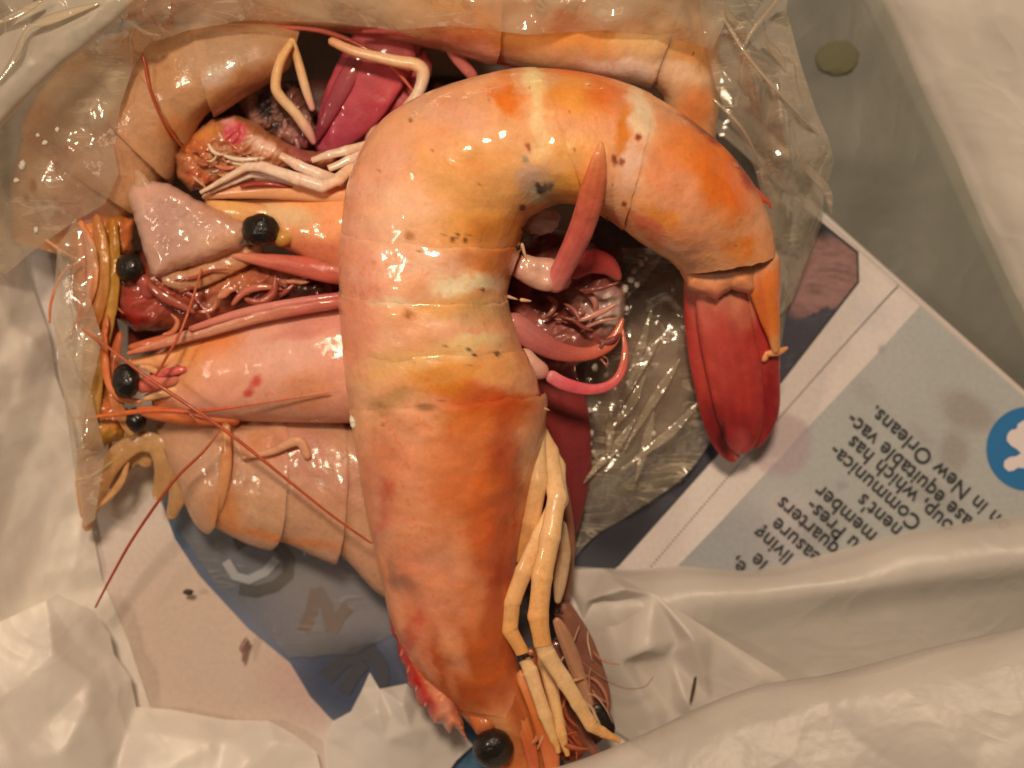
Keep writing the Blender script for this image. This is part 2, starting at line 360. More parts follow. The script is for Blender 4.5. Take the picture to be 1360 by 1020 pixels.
def tube(name, parent, m, pts, color, flat=1.0, n=None, na=14, wob=0.0, streak=0.0, round_ends=True, keel=0.0, seed=0.):
    """tapered limb or blade through (x, y, z, half-width[, half-thickness])"""
    P = np.array([(p[0], p[1], p[2], p[3], (p[4] if len(p) > 4 else p[3] * flat)) for p in pts], float)
    L = np.linalg.norm(np.diff(P[:, :3], axis=0), axis=1).sum()
    n = n or int(np.clip(L / 4, 10, 150))
    t = np.linspace(0, len(P) - 1, n); q = cr(P, t)
    tan = np.gradient(q[:, :3], axis=0); tan /= np.linalg.norm(tan, axis=1)[:, None] + 1e-9
    nrm = np.stack([-tan[:, 1], tan[:, 0], 0 * tan[:, 0]], 1); nrm /= np.linalg.norm(nrm, axis=1)[:, None] + 1e-9
    up = np.cross(tan, nrm); up *= np.where(up[:, 2:] < 0, -1, 1)
    arc = np.concatenate([[0], np.cumsum(np.linalg.norm(np.diff(q[:, :3], axis=0), axis=1))]); tot = arc[-1]
    q[:, 3:] *= (.78 if m is HAIR else 1)
    w = np.maximum(q[:, 3], .35); h = np.maximum(q[:, 4], .3)
    if round_ends:
        for d in (arc, tot - arc):
            e = np.clip(d / (np.minimum(w, tot * .4) + .01), 0, 1); f = np.sqrt(np.clip(1 - (1 - e) ** 2, .004, 1)); w = w * f; h = h * f
    th = np.linspace(0, 2 * math.pi, na, endpoint=False)
    T, TH = np.meshgrid(np.arange(n), th, indexing='ij')
    c, s = np.cos(TH), np.sin(TH)
    kk = 1 + keel * np.exp(-(c / .16) ** 2)
    X = q[T, :3] + nrm[T] * (w[T] * c)[..., None] + up[T] * (h[T] * s * kk)[..., None]
    if wob:
        X[..., 2] += wob * fbm(X[..., 0] / 22, X[..., 1] / 22, seed); X[..., 0] += wob * .4 * fbm(X[..., 0] / 22, X[..., 1] / 22, seed + 5)
    C = color(X[..., 0], X[..., 1]) if callable(color) else None
    if C is None:
        cols = np.array([alb(k) for k in (color if isinstance(color[0], (tuple, list)) else [color])])
        C = cols[0] * np.ones(X.shape) if len(cols) == 1 else cr(cols, np.linspace(0, len(cols) - 1, n))[T]
    if streak:
        C = C * (1 + streak * fbm(c * 2.6 + seed, T / n * 2.0, seed + s))[..., None]
    Wd = W(X)
    caps = W(np.stack([q[0, :3], q[-1, :3]]))
    V = np.concatenate([Wd.reshape(-1, 3), caps]); F = gridfaces(n, na, True)
    base = n * na
    o = link(name, V, F, m, parent, np.concatenate([C.reshape(-1, 3), C[0, :1], C[-1, :1]]))
    return o

def leg(name, parent, m, pts, color, na=16, seed=0., streak=.16, flat=.6):
    """jointed limb: straight shafts that bend sharply and swell a little at the joints"""
    P = np.array(pts, float); Q = []
    for i in range(len(P) - 1):
        for f in (0, .12, .3, .5, .7, .88):
            q = P[i] * (1 - f) + P[i + 1] * f; q[3] *= 1 + .10 * (1 - min(f, 1 - f) * 2) ** 3 - .05
            q[0] += 1.3 * pn(i + f * 2., seed, .5); q[1] += 1.3 * pn(i + f * 2., seed, 7.5); Q.append(q)
    Q.append(P[-1])
    return tube(name, parent, m, [(q[0], q[1], q[2], q[3], q[3] * flat) for q in Q], color, na=na, streak=streak, wob=.8, seed=seed, round_ends=False)
def frill(name, parent, m, box, n, cols, seed, L=(20, 60), w=(1.2, 4), ang=None, z=None):
    """torn threads and slips of membrane"""
    r = np.random.RandomState(seed)
    for i in range(n):
        x, y = r.uniform(box[0], box[2]), r.uniform(box[1], box[3]); a = math.radians(r.uniform(0, 360) if ang is None else ang + r.normal() * 22); l = r.uniform(*L); ww = r.uniform(*w); k = r.normal() * .5; pts = []
        zz = r.uniform(*z)
        for j in range(4):
            pts.append((x, y, zz + r.uniform(-3, 3), ww * (.5, 1, .9, .3)[j], max(.8, ww * .35))); x += math.cos(a) * l / 3; y += math.sin(a) * l / 3; a += k + r.normal() * .25
        c = cols[r.randint(len(cols))]
        tube(name, parent, m, pts, c, na=10, streak=.25, seed=i + seed)
def ball(name, parent, m, c, r, rz=None, color=None, n=20, lump=0.06, seed=0.):
    th = np.linspace(0.001, math.pi - .001, n); ph = np.linspace(0, 2 * math.pi, 2 * n, endpoint=False)
    A, B = np.meshgrid(th, ph, indexing='ij'); rz = rz or r
    x, y, z = np.sin(A) * np.cos(B), np.sin(A) * np.sin(B), np.cos(A)
    k = 1 + lump * fbm(x * 1.6 + seed, y * 1.6, z * 1.6 + seed)
    ry = r if not isinstance(r, tuple) else r[1]; rx = r if not isinstance(r, tuple) else r[0]
    if isinstance(rz, tuple): rz = rz[0]
    X = np.stack([c[0] + rx * x * k, c[1] + ry * y * k, c[2] + rz * z * k], -1)
    C = np.broadcast_to(alb(color or (20, 20, 20)), X.shape).copy()
    C = C * (1 + .15 * fbm(x * 4, y * 4, z * 4 + seed))[..., None]
    return link(name, W(X), gridfaces(n, 2 * n, True), m, parent, C)

def sheet(name, parent, m, rows, nu=90, nv=90, amp=6., size=60., fine=1.2, seed=0., color=None, ridg=0., fac=0., fsize=70.):
    """skin through polylines (rows of (x,y,z)); crumpled by noise"""
    R = []
    for r in rows:
        r = np.array(r, float); R.append(cr(r, np.linspace(0, len(r) - 1, nu)) if len(r) > 2 or True else r)
    R = np.array(R)
    X = cr(R.reshape(len(rows), -1), np.linspace(0, len(rows) - 1, nv)).reshape(nv, nu, 3)
    x, y = X[..., 0], X[..., 1]
    d = amp * fbm(x / size, y / size, seed, 2) + fine * fbm(x / 13, y / 13, seed + 3, 2)
    if ridg: d = d + ridg * ridge(x / size * .8, y / size * .8, seed + 7)
    X = X.copy(); X[..., 2] += d
    if fac: X[..., 2] += fac * facet(x, y, fsize, seed) + fac * .18 * facet(x, y, fsize * .45, seed + 3)
    C = color(x, y) if color else None
    return link(name, W(X), gridfaces(nv, nu), m, parent, C)

def facets(name, parent, m, pts, outline=None, div=14, noise=1.2, soft=2, seed=0.):
    """crumpled plastic: flat facets between the folds' corner points, creases slightly rounded"""
    from mathutils import Vector
    from mathutils.geometry import delaunay_2d_cdt
    P = np.array(pts, float)
    fc = [list(range(outline))] if outline else []
    vs_, _, fs, orig, _, _ = delaunay_2d_cdt([Vector((p[0], p[1])) for p in P], [], fc, 1 if outline else 0, 1e-5)
    Zs = np.array([P[o[0], 2] if o else 0 for o in orig]); Vx = np.array([(v[0], v[1]) for v in vs_])
    idx = {}; VV = []; FF = []
    def add(a, b, c, i, j):
        k = div - i - j
        p = (np.array([*Vx[a], Zs[a]]) * k + np.array([*Vx[b], Zs[b]]) * i + np.array([*Vx[c], Zs[c]]) * j) / div
        key = (round(p[0], 2), round(p[1], 2))
        if key not in idx: idx[key] = len(VV); VV.append(p)
        return idx[key]
    for f in fs:
        if len(f) != 3: continue
        for i in range(div):
            for j in range(div - i):
                a = add(*f, i, j); b = add(*f, i + 1, j); c = add(*f, i, j + 1); FF.append((a, b, c))
                if i + j < div - 1: FF.append((b, add(*f, i + 1, j + 1), c))
    V = np.array(VV); F = np.array(FF)
    E2 = np.concatenate([F[:, [0, 1]], F[:, [1, 2]], F[:, [2, 0]]])
    Es = np.sort(E2, axis=1); uq, ct = np.unique(Es, axis=0, return_counts=True); bd = np.zeros(len(V), bool); bd[uq[ct == 1].ravel()] = True
    for _ in range(soft):
        acc = np.zeros_like(V); n = np.zeros(len(V)); 
        for a, b in ((0, 1), (1, 0)): np.add.at(acc, uq[:, a], V[uq[:, b]]); np.add.at(n, uq[:, a], 1)
        av = acc / n[:, None]; V[~bd] = V[~bd] * .4 + av[~bd] * .6
    V[:, 2] += noise * 3.2 * facet(V[:, 0], V[:, 1], 46., seed) + noise * fbm(V[:, 0] / 30, V[:, 1] / 30, seed, 3) + noise * 2 * pn(V[:, 0] / 90, V[:, 1] / 90, seed + 3)
    return link(name, W(V), F, m, parent)
def mass(name, parent, m, P, z0, h, color, r=24, lump=5., size=26., seed=0., step=3.0, tilt=(0, 0)):
    """soft irregular piece with its own outline, domed and lumpy, with a skirt that goes down behind the edge"""
    P = np.array(P, float); n = len(P)
    t = np.linspace(0, n, n * 10, endpoint=False); i = t.astype(int); f = (t - i)[:, None]; Pc = np.concatenate([P, P[:1]])
    B = Pc[i] * (1 - f) + Pc[i + 1] * f
    B = B + np.stack([2.5 * fbm(B[:, 0] / 14, B[:, 1] / 14, seed), 2.5 * fbm(B[:, 0] / 14, B[:, 1] / 14, seed + 8)], 1)
    lo, hi = B.min(0), B.max(0)
    gx, gy = np.meshgrid(np.arange(lo[0], hi[0], step), np.arange(lo[1], hi[1], step), indexing='xy'); g = np.stack([gx.ravel(), gy.ravel()], 1)
    ins = np.zeros(len(g), bool); j = len(B) - 1
    for k in range(len(B)):
        a, b = B[k], B[j]; ins ^= ((a[1] > g[:, 1]) != (b[1] > g[:, 1])) & (g[:, 0] < (b[0] - a[0]) * (g[:, 1] - a[1]) / (b[1] - a[1] + 1e-12) + a[0]); j = k
    g = g[ins]; d = np.sqrt(((g[:, None, :] - B[None]) ** 2).sum(-1)).min(1); g = g[d > step * .6]; d = d[d > step * .6]
    from mathutils import Vector
    from mathutils.geometry import delaunay_2d_cdt
    A = np.concatenate([B, g]); dd = np.concatenate([np.zeros(len(B)), d])
    vs_, _, fs, orig, _, _ = delaunay_2d_cdt([Vector(p) for p in A], [], [list(range(len(B)))], 1, 1e-5)
    V = np.array([(v[0], v[1]) for v in vs_]); dz = np.array([dd[o[0]] if o else 0 for o in orig])
    e = np.clip(dz / r, 0, 1); c = B.mean(0)
    z = z0 + h * np.sqrt(1 - (1 - e) ** 2) + np.clip(dz / 8, 0, 1) * (lump * fbm(V[:, 0] / size, V[:, 1] / size, seed, 3) + lump * .6 * ridge(V[:, 0] / size * 1.3, V[:, 1] / size * 1.3, seed + 4)) + tilt[0] * (V[:, 0] - c[0]) + tilt[1] * (V[:, 1] - c[1])
    X = np.concatenate([V, z[:, None]], 1); F = np.array([f for f in fs if len(f) == 3])
    return link(name, W(X), F, m, parent, color(X[:, 0], X[:, 1]))
def poly(name, parent, m, pts, z):
    """flat printed shape"""
    P = np.array([(p[0], p[1], z) for p in pts], float); P[:, 2] += 2.4 * fbm(P[:, 0] / 130, P[:, 1] / 130, 4., 2)
    me = bpy.data.meshes.new(name); me.from_pydata(W(P).tolist(), [], [list(range(len(P)))]); me.materials.append(m)
    o = bpy.data.objects.new(name, me); COL.objects.link(o); o.parent = parent; o.matrix_parent_inverse = parent.matrix_world.inverted()
    return o

# ================================================================ setting
def counter():
    nv = 40
    g = np.stack(np.meshgrid(np.linspace(-1400, 2800, nv), np.linspace(-1300, 2300, nv), indexing='xy'), -1)
    k = (DC + 90) / DC
    z = np.full(g.shape[:2] + (1,), -90.0)
    X = np.concatenate([g, z], -1)
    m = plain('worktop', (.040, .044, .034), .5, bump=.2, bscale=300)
    o = link('worktop', W(X), gridfaces(nv, nv), m); o['kind'] = 'structure'
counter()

# ---------------------------------------------------------------- white carrier bag
bag = thing('carrier_bag', 'crumpled thin white plastic carrier bag lying open around the newspaper and the shrimps', 'plastic bag', (1180, 850, 0))
def floor_col(x, y): return paint(x, y, (150, 146, 128), [], 10)
sheet('bag_floor', bag, BAG_SHADED, [[(-250, -200, 40), (400, -200, 0), (900, -200, -45), (1180, -200, -50), (1500, -200, -40)],
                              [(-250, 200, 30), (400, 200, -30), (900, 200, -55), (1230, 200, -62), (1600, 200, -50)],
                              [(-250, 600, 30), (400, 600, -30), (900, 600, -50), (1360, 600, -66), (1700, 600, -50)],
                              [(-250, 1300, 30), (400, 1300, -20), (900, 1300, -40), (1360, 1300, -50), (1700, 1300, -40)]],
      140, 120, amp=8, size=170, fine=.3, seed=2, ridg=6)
# right wall rising out of the picture, with a rounded foot
sheet('bag_wall', bag, BAG_LIT, [[(1120, -56, -95), (1146, 3, -95), (1196, 103, -95), (1271, 263, -95), (1354, 443, -95), (1444, 623, -95)],
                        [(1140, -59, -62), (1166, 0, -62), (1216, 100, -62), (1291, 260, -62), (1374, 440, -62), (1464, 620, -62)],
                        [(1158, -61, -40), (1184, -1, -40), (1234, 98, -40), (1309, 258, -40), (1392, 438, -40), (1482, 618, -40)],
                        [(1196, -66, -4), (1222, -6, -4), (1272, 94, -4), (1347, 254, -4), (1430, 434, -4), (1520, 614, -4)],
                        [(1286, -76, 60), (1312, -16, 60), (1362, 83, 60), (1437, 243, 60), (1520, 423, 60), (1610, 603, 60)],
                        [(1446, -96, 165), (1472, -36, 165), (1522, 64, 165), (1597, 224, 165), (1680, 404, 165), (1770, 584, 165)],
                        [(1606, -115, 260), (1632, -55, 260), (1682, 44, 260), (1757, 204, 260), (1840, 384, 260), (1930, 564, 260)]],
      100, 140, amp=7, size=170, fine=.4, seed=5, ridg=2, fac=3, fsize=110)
# left wall, bright, rising to the left in long creased facets
facets('bag_wall', bag, BAG_LIT, [(-160, -160, 250), (60, -160, 120), (40, 40, 70), (-10, 120, 80), (0, 240, 70), (26, 310, 50), (40, 372, 40), (64, 440, 44), (74, 500, 36), (96, 560, 34), (108, 640, 30), (122, 700, 22), (136, 770, 16), (170, 850, 16), (200, 940, 14), (60, 1100, 60), (-160, 1100, 200),
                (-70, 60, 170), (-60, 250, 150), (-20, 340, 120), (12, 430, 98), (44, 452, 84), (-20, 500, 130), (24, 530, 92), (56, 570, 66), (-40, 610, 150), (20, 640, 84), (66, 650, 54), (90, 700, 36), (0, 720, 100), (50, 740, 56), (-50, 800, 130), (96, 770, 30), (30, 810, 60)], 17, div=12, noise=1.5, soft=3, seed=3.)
# lower left: crumpled peaks
facets('bag_fold', bag, BAG_CRUMPLED, [(-120, 850, 150), (0, 826, 112), (62, 797, 100), (76, 789, 92), (125, 812, 70), (146, 843, 60), (151, 868, 58), (173, 900, 52), (181, 939, 46), (226, 942, 40), (300, 956, 34), (356, 957, 34), (386, 973, 36), (420, 998, 40), (436, 1060, 44), (430, 1200, 60), (-120, 1200, 200),
                (70, 870, 118), (28, 907, 128), (44, 850, 112), (106, 860, 86), (118, 905, 96), (138, 885, 72), (150, 925, 74), (116, 939, 104), (60, 960, 118), (138, 979, 92), (81, 1003, 128), (170, 970, 66), (215, 975, 70), (235, 1010, 84), (300, 985, 62), (330, 1010, 72), (365, 985, 52), (20, 1010, 150), (-30, 940, 150), (140, 1060, 110), (280, 1080, 90)], 17, div=11, noise=.9, soft=2, seed=6.)
facets('bag_fold', bag, BAG_CRUMPLED, [(430, 985, 26), (442, 958, 30), (466, 945, 36), (480, 918, 46), (491, 893, 54), (504, 915, 56), (520, 912, 50), (540, 908, 56), (560, 925, 52), (590, 944, 44), (612, 972, 36), (628, 990, 30), (606, 1010, 40), (585, 1040, 44), (520, 1100, 60), (440, 1100, 50),
                (478, 960, 62), (500, 945, 78), (520, 950, 70), (534, 935, 80), (510, 985, 72), (545, 970, 76), (560, 1000, 60), (580, 965, 58), (470, 1000, 58), (450, 980, 44)], 16, div=10, noise=.8, soft=2, seed=9.)
a = np.array([(-60, 190, 270), (0, 128, 268), (60, 70, 270), (110, 30, 272), (190, -40, 276)], float)
sheet('bag_rim', bag, BAG_SHEER, [a + [-40, -40, -10], a + [-26, -26, -4], a + [-4, -4, 2], a + [10, 12, -2], a + [17, 19, -10], a + [20, 22, -24]], 90, 40, amp=5, size=60, fine=.4, seed=71, ridg=3)
# middle folds between the head of the big shrimp and the newspaper
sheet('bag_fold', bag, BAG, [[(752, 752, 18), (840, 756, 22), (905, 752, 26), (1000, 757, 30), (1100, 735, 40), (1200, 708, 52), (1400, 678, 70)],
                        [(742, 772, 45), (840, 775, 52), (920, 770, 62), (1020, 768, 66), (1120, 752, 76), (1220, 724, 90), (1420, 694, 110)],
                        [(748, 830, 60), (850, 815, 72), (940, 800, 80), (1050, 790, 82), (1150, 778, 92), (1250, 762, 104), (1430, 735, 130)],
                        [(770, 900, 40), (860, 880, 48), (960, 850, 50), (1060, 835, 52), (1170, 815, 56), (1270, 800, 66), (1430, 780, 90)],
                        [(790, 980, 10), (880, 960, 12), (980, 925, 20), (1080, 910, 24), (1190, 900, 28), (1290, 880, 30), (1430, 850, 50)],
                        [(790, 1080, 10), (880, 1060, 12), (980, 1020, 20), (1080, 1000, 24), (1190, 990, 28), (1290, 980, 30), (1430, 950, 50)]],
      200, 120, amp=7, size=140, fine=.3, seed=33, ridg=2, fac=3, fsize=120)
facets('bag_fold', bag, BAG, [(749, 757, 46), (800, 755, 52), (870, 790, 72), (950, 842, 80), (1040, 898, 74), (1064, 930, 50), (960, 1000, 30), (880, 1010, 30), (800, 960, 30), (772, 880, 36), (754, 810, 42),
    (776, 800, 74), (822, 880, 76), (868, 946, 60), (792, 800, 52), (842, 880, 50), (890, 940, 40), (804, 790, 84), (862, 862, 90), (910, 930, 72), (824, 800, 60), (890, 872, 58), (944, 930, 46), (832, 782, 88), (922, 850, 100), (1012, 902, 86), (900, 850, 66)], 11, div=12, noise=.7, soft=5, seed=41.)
# the big near fold, lower right
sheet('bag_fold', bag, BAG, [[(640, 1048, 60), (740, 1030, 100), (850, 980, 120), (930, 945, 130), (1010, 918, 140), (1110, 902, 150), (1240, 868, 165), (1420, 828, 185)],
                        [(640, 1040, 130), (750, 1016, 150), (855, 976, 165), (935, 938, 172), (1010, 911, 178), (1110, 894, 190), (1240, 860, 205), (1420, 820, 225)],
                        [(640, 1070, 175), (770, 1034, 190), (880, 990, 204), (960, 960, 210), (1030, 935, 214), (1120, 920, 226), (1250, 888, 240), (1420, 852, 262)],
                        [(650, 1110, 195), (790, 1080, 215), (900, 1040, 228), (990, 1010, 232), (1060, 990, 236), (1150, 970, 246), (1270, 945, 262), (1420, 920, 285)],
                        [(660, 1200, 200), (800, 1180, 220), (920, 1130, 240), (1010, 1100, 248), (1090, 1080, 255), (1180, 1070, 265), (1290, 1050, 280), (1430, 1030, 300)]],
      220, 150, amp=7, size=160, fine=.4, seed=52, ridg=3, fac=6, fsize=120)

# ---------------------------------------------------------------- newspaper
paper = thing('newspaper', 'folded newspaper sheet with dark photo, grey text panel and blue round emblem under the shrimps', 'newspaper', (1100, 560, 10))
E = np.array([.747, .664]); Fv = np.array([-.664, .747]); O = np.array([1086, 288.])
STAIN = [(1040, 592, 40, 42, 0, (160, 118, 112), .5, .2), (1285, 545, 42, 26, 30, (140, 118, 98), .7), (1268, 598, 22, 30, 0, (140, 120, 102), .7),
         (1225, 580, 26, 10, 45, (150, 132, 116), .6), (1172, 465, 6, 7, 0, (120, 108, 100), .8), (1118, 645, 9, 7, 0, (130, 118, 112), .5), (1235, 610, 5, 5, 0, (135, 120, 110), .6),
         (1160, 420, 30, 20, 40, (190, 165, 148), .5), (1030, 700, 60, 60, 0, (200, 165, 152), .3)]
def paper_col(x, y):
    c = paint(x, y, (206, 177, 152), [(300, 850, 230, 200, 0, (190, 152, 122), .95), (420, 900, 80, 60, 0, (184, 138, 116), .7)] + STAIN, 8, 3.)
    return c
def pg(u, v, z):
    p = O + np.asarray(u)[..., None] * E + np.asarray(v)[..., None] * Fv
    return np.concatenate([p, np.broadcast_to(np.asarray(z, float), p.shape[:-1])[..., None]], -1)
def edge_grid(u0, u1, vs, zs, du=4):
    U, V = np.meshgrid(np.arange(u0, u1, du), np.asarray(vs, float), indexing='xy')
    Z = np.broadcast_to(np.asarray(zs, float)[:, None], U.shape)
    X = pg(U, V, Z); X[..., 2] += 2.4 * fbm(X[..., 0] / 130, X[..., 1] / 130, 4., 2) * (X[..., 2] > 5)
    return X
vs = [6, 1, -3, -5, -4, 0, 6] + list(np.arange(10, 1180, 4.)); zs = [-14, -13, -9, -2, 4, 9, 11.5] + [12.0] * len(np.arange(10, 1180, 4.))
X = edge_grid(-780, 520, vs, zs)
link('paper_sheet', W(X), gridfaces(*X.shape[:2]), PAPER, paper, paper_col(X[..., 0], X[..., 1]))
X = edge_grid(-780, 520, [8, -8, -10, -6, 4] + list(np.arange(20, 500, 40.)), [-30, -28, -20, -17, -16] + [-16] * 12, 8)
link('paper_sheet', W(X), gridfaces(*X.shape[:2]), PAPER, paper, paper_col(X[..., 0], X[..., 1]))
def lift(V):
    V = np.asarray(V, float); V[:, 2] += 2.4 * fbm(V[:, 0] / 130, V[:, 1] / 130, 4., 2); return V
def inside(x, y, P):
    P = np.asarray(P, float); r = np.zeros(x.shape, bool); j = len(P) - 1
    for i in range(len(P)):
        a, b = P[i], P[j]
        r ^= ((a[1] > y) != (b[1] > y)) & (x < (b[0] - a[0]) * (y - a[1]) / (b[1] - a[1] + 1e-12) + a[0]); j = i
    return r
def print_patch(name, P, z, color, step=3.0):
    """printed field cut to a polygon, finely divided so that the ink can vary"""
    import bmesh
    P = np.asarray(P, float)
    bm = bmesh.new(); f = bm.faces.new([bm.verts.new((p[0], p[1], 0)) for p in P])
    lo, hi = P.min(0), P.max(0)
    for ax in (0, 1):
        for k in np.arange(lo[ax] + step, hi[ax], step):
            cpt = [0, 0, 0]; cpt[ax] = k; nn = [0, 0, 0]; nn[ax] = 1
            bmesh.ops.bisect_plane(bm, geom=bm.verts[:] + bm.edges[:] + bm.faces[:], plane_co=cpt, plane_no=nn)
    V = np.array([v.co[:] for v in bm.verts]); bm.verts.index_update()
    V[:, 2] = z + 2.4 * fbm(V[:, 0] / 130, V[:, 1] / 130, 4., 2)
    Fs = [[v.index for v in f.verts] for f in bm.faces]; bm.free()
    me = bpy.data.meshes.new(name); me.from_pydata(W(V).tolist(), [], Fs)
    a = me.color_attributes.new('Col', 'FLOAT_COLOR', 'POINT'); c = np.ones((len(V), 4), 'f'); c[:, :3] = color(V[:, 0], V[:, 1]); a.data.foreach_set('color', c.ravel())
    me.materials.append(PAPER)
    o = bpy.data.objects.new(name, me); COL.objects.link(o); o.parent = paper; o.matrix_parent_inverse = paper.matrix_world.inverted()
    return o
PH = [(1092, 296), (1140, 335), (1140, 374), (1036, 508), (820, 752), (640, 960), (560, 760), (700, 420), (860, 150), (960, 180)]
def photo_col(x, y):
    c = paint(x, y, (66, 60, 60), [(1090, 370, 64, 62, 0, (138, 94, 80), 1, .2), (960, 560, 80, 60, 40, (78, 74, 78), .6), (820, 690, 60, 60, 0, (34, 28, 28), .8), (850, 480, 90, 110, 20, (172, 116, 96), .9), (900, 440, 40, 60, 0, (186, 134, 114), .7), (870, 580, 50, 40, 0, (120, 84, 76), .7), (1010, 300, 70, 90, 0, (96, 78, 70), .7)], 6, 6.)
    ink = inside(x, y, [(1030, 440), (1080, 415), (1145, 380), (1140, 520), (1000, 560)])
    c = np.where(ink[..., None] & (y > 412 + 12 * pn(x / 20, y / 20))[..., None], alb((72, 64, 66)), c)
    wr = ridge((x + y * .35) / 46, (y - x * .15) / 9, 2.) * 0.5 * np.exp(-(((x - 1090) / 75) ** 2 + ((y - 365) / 65) ** 2) ** 2)
    return np.clip(c * (1 + wr[..., None] * 1.7 - .3 * (wr[..., None] > 0)), .004, .9)
print_patch('printed_photo', PH, 13.0, photo_col, 3.0)
def band(name, pts, w, z, m, parent=paper):
    P = np.array(pts, float); d = np.gradient(P, axis=0); d /= np.linalg.norm(d, axis=1)[:, None]; n = np.stack([-d[:, 1], d[:, 0]], 1)
    L = np.concatenate([P + n * w, (P - n * w)[::-1]]); return poly(name, parent, m, L, z)
band('photo_border', [(1088, 294), (1139, 335), (1140, 374), (1036, 508)], 1.5, 14.2, INK)
band('photo_border', [(1036, 508), (930, 628), (820, 752)], 1.0, 14.3, INK)
PN = [(1222, 406), (1286, 463), (1362, 529), (1480, 640), (1300, 900), (1100, 1000), (860, 800), (900, 752), (960, 690), (1080, 560), (1160, 475)]
def panel_col(x, y): return paint(x, y, (163, 149, 130), STAIN + [(1240, 660, 40, 20, 30, (140, 126, 110), .5), (1090, 700, 40, 26, -40, (140, 126, 114), .5), (1150, 520, 26, 14, 50, (150, 134, 116), .5)] + [(1180, 480, 60, 40, 40, (168, 153, 133), .6), (960, 720, 80, 60, 0, (140, 128, 116), .7)], 8, 3.)
print_patch('text_panel', PN, 13.0, panel_col, 4.0)
t = np.linspace(0, 1, 118)[:, None]
c0, c1, c2 = np.array([1193., 379]), np.array([1090., 455]), np.array([865., 752])
C = (1 - t) ** 2 * c0 + 2 * t * (1 - t) * (np.array([1080., 500])) + t ** 2 * c2
V = []; Fq = []
for i, p in enumerate(C):
    r = 1.15; b = len(V)
    V += [(p[0] + r * math.cos(a), p[1] + r * math.sin(a), 14.0) for a in np.linspace(0, 2 * math.pi, 6, endpoint=False)]; Fq.append(list(range(b, b + 6)))
V = lift(V); me = bpy.data.meshes.new('dotted_rule'); me.from_pydata(W(V).tolist(), [], Fq); me.materials.append(INK)
o = bpy.data.objects.new('dotted_rule', me); COL.objects.link(o); o.parent = paper; o.matrix_parent_inverse = paper.matrix_world.inverted()

def text(body, end, ang, size, m, z=14.4, name='printed_text', align='RIGHT', bold=0.0):
    cu = bpy.data.curves.new(name, 'FONT'); cu.body = body; cu.size = size * S; cu.align_x = align; cu.space_character = 1.02; cu.offset = bold * S
    o = bpy.data.objects.new(name, cu); COL.objects.link(o)
    bpy.context.view_layer.update()
    me = bpy.data.meshes.new_from_object(o.evaluated_get(bpy.context.evaluated_depsgraph_get()))
    COL.objects.unlink(o); bpy.data.objects.remove(o); bpy.data.curves.remove(cu)
    me.materials.clear(); me.materials.append(m)
    r = bpy.data.objects.new(name, me); COL.objects.link(r)
    me.transform(Matrix.Translation(tuple(W((end[0], end[1], z + 2.2)))) @ Matrix.Rotation(math.radians(ang), 4, 'Z'))
    r.parent = paper; r.matrix_parent_inverse = paper.matrix_world.inverted()
    return r
AN = 138.4
for body, e in (("on in New Orleans.", (1158, 541)), ("ase equitable vac-", (1127, 551)), ("oup, which has", (1128, 581)), ("Communica-", (1104, 593)),
                ("nent's", (1141, 658)), ("member", (1085, 646)), ("u Pres-", (1073, 666)), ("quarters", (1034, 662)), ("easure", (1027, 690)),
                ("living", (1004, 701)), ("le", (1000, 737)), ("e,", (972, 742))):
    text(body, (e[0] + 6, e[1] - 4), AN, 29, INK, bold=.35)
# blue round emblem with a pale bird
th = np.linspace(0, 2 * math.pi, 72, endpoint=False)
poly('round_emblem', paper, BLUE, [(1366 + 56 * math.cos(a), 596 + 56 * math.sin(a)) for a in th], 14.2)
poly('bird_emblem', paper, CREAM, [(1410, 556), (1380, 556), (1362, 557), (1352, 563), (1350, 570), (1343, 571), (1338, 577), (1337, 585), (1343, 592), (1350, 596), (1356, 602), (1350, 606), (1341, 607), (1334, 612), (1333, 620), (1339, 626), (1346, 625), (1352, 621), (1362, 622), (1380, 626), (1410, 620)], 15.0)
# masthead print, lower left; colours dulled to imitate the film's haze over it
def mast_col(x, y): return paint(x, y, (98, 94, 98), [(225, 690, 34, 60, -30, (56, 70, 80), .9), (300, 700, 40, 40, 0, (134, 128, 128), .8), (300, 760, 60, 40, 45, (70, 76, 84), .6), (440, 800, 110, 60, 0, (122, 110, 108), .8), (470, 900, 90, 60, 0, (54, 56, 66), .9), (650, 1000, 90, 40, 0, (56, 84, 96), .9)], 8, 8.)
print_patch('masthead_panel', [(205, 640), (232, 715), (265, 765), (330, 835), (385, 880), (412, 925), (437, 952), (560, 1060), (760, 1060), (700, 800), (640, 600), (400, 560)], 13.4, mast_col, 4.0)
BROWN = plain('brown_ink', alb((104, 82, 74)), .6)
MAST = plain('masthead_ink', alb((58, 54, 54)), .6)
PALE = plain('pale_ink', alb((158, 148, 142)), .6)
band('masthead_letter', [(312, 724), (328, 716), (350, 718), (372, 728), (384, 745), (382, 764), (366, 778), (340, 786), (318, 782)], 8, 15.0, MAST)
band('masthead_letter', [(300, 745), (312, 765), (330, 770), (352, 760), (368, 742)], 6, 15.6, PALE)
band('masthead_letter', [(402, 838), (414, 812), (420, 782)], 8, 15.0, BROWN)
band('masthead_letter', [(420, 782), (434, 806), (440, 838)], 8, 15.3, BROWN)
band('masthead_letter', [(440, 838), (450, 820), (462, 806)], 8, 15.6, BROWN)
band('masthead_letter', [(432, 900), (452, 880), (474, 868), (500, 864)], 11, 15.0, MAST)
band('masthead_letter', [(496, 868), (508, 890), (508, 912)], 9, 15.3, MAST)
band('masthead_letter', [(456, 920), (470, 896), (484, 880)], 9, 15.6, MAST)

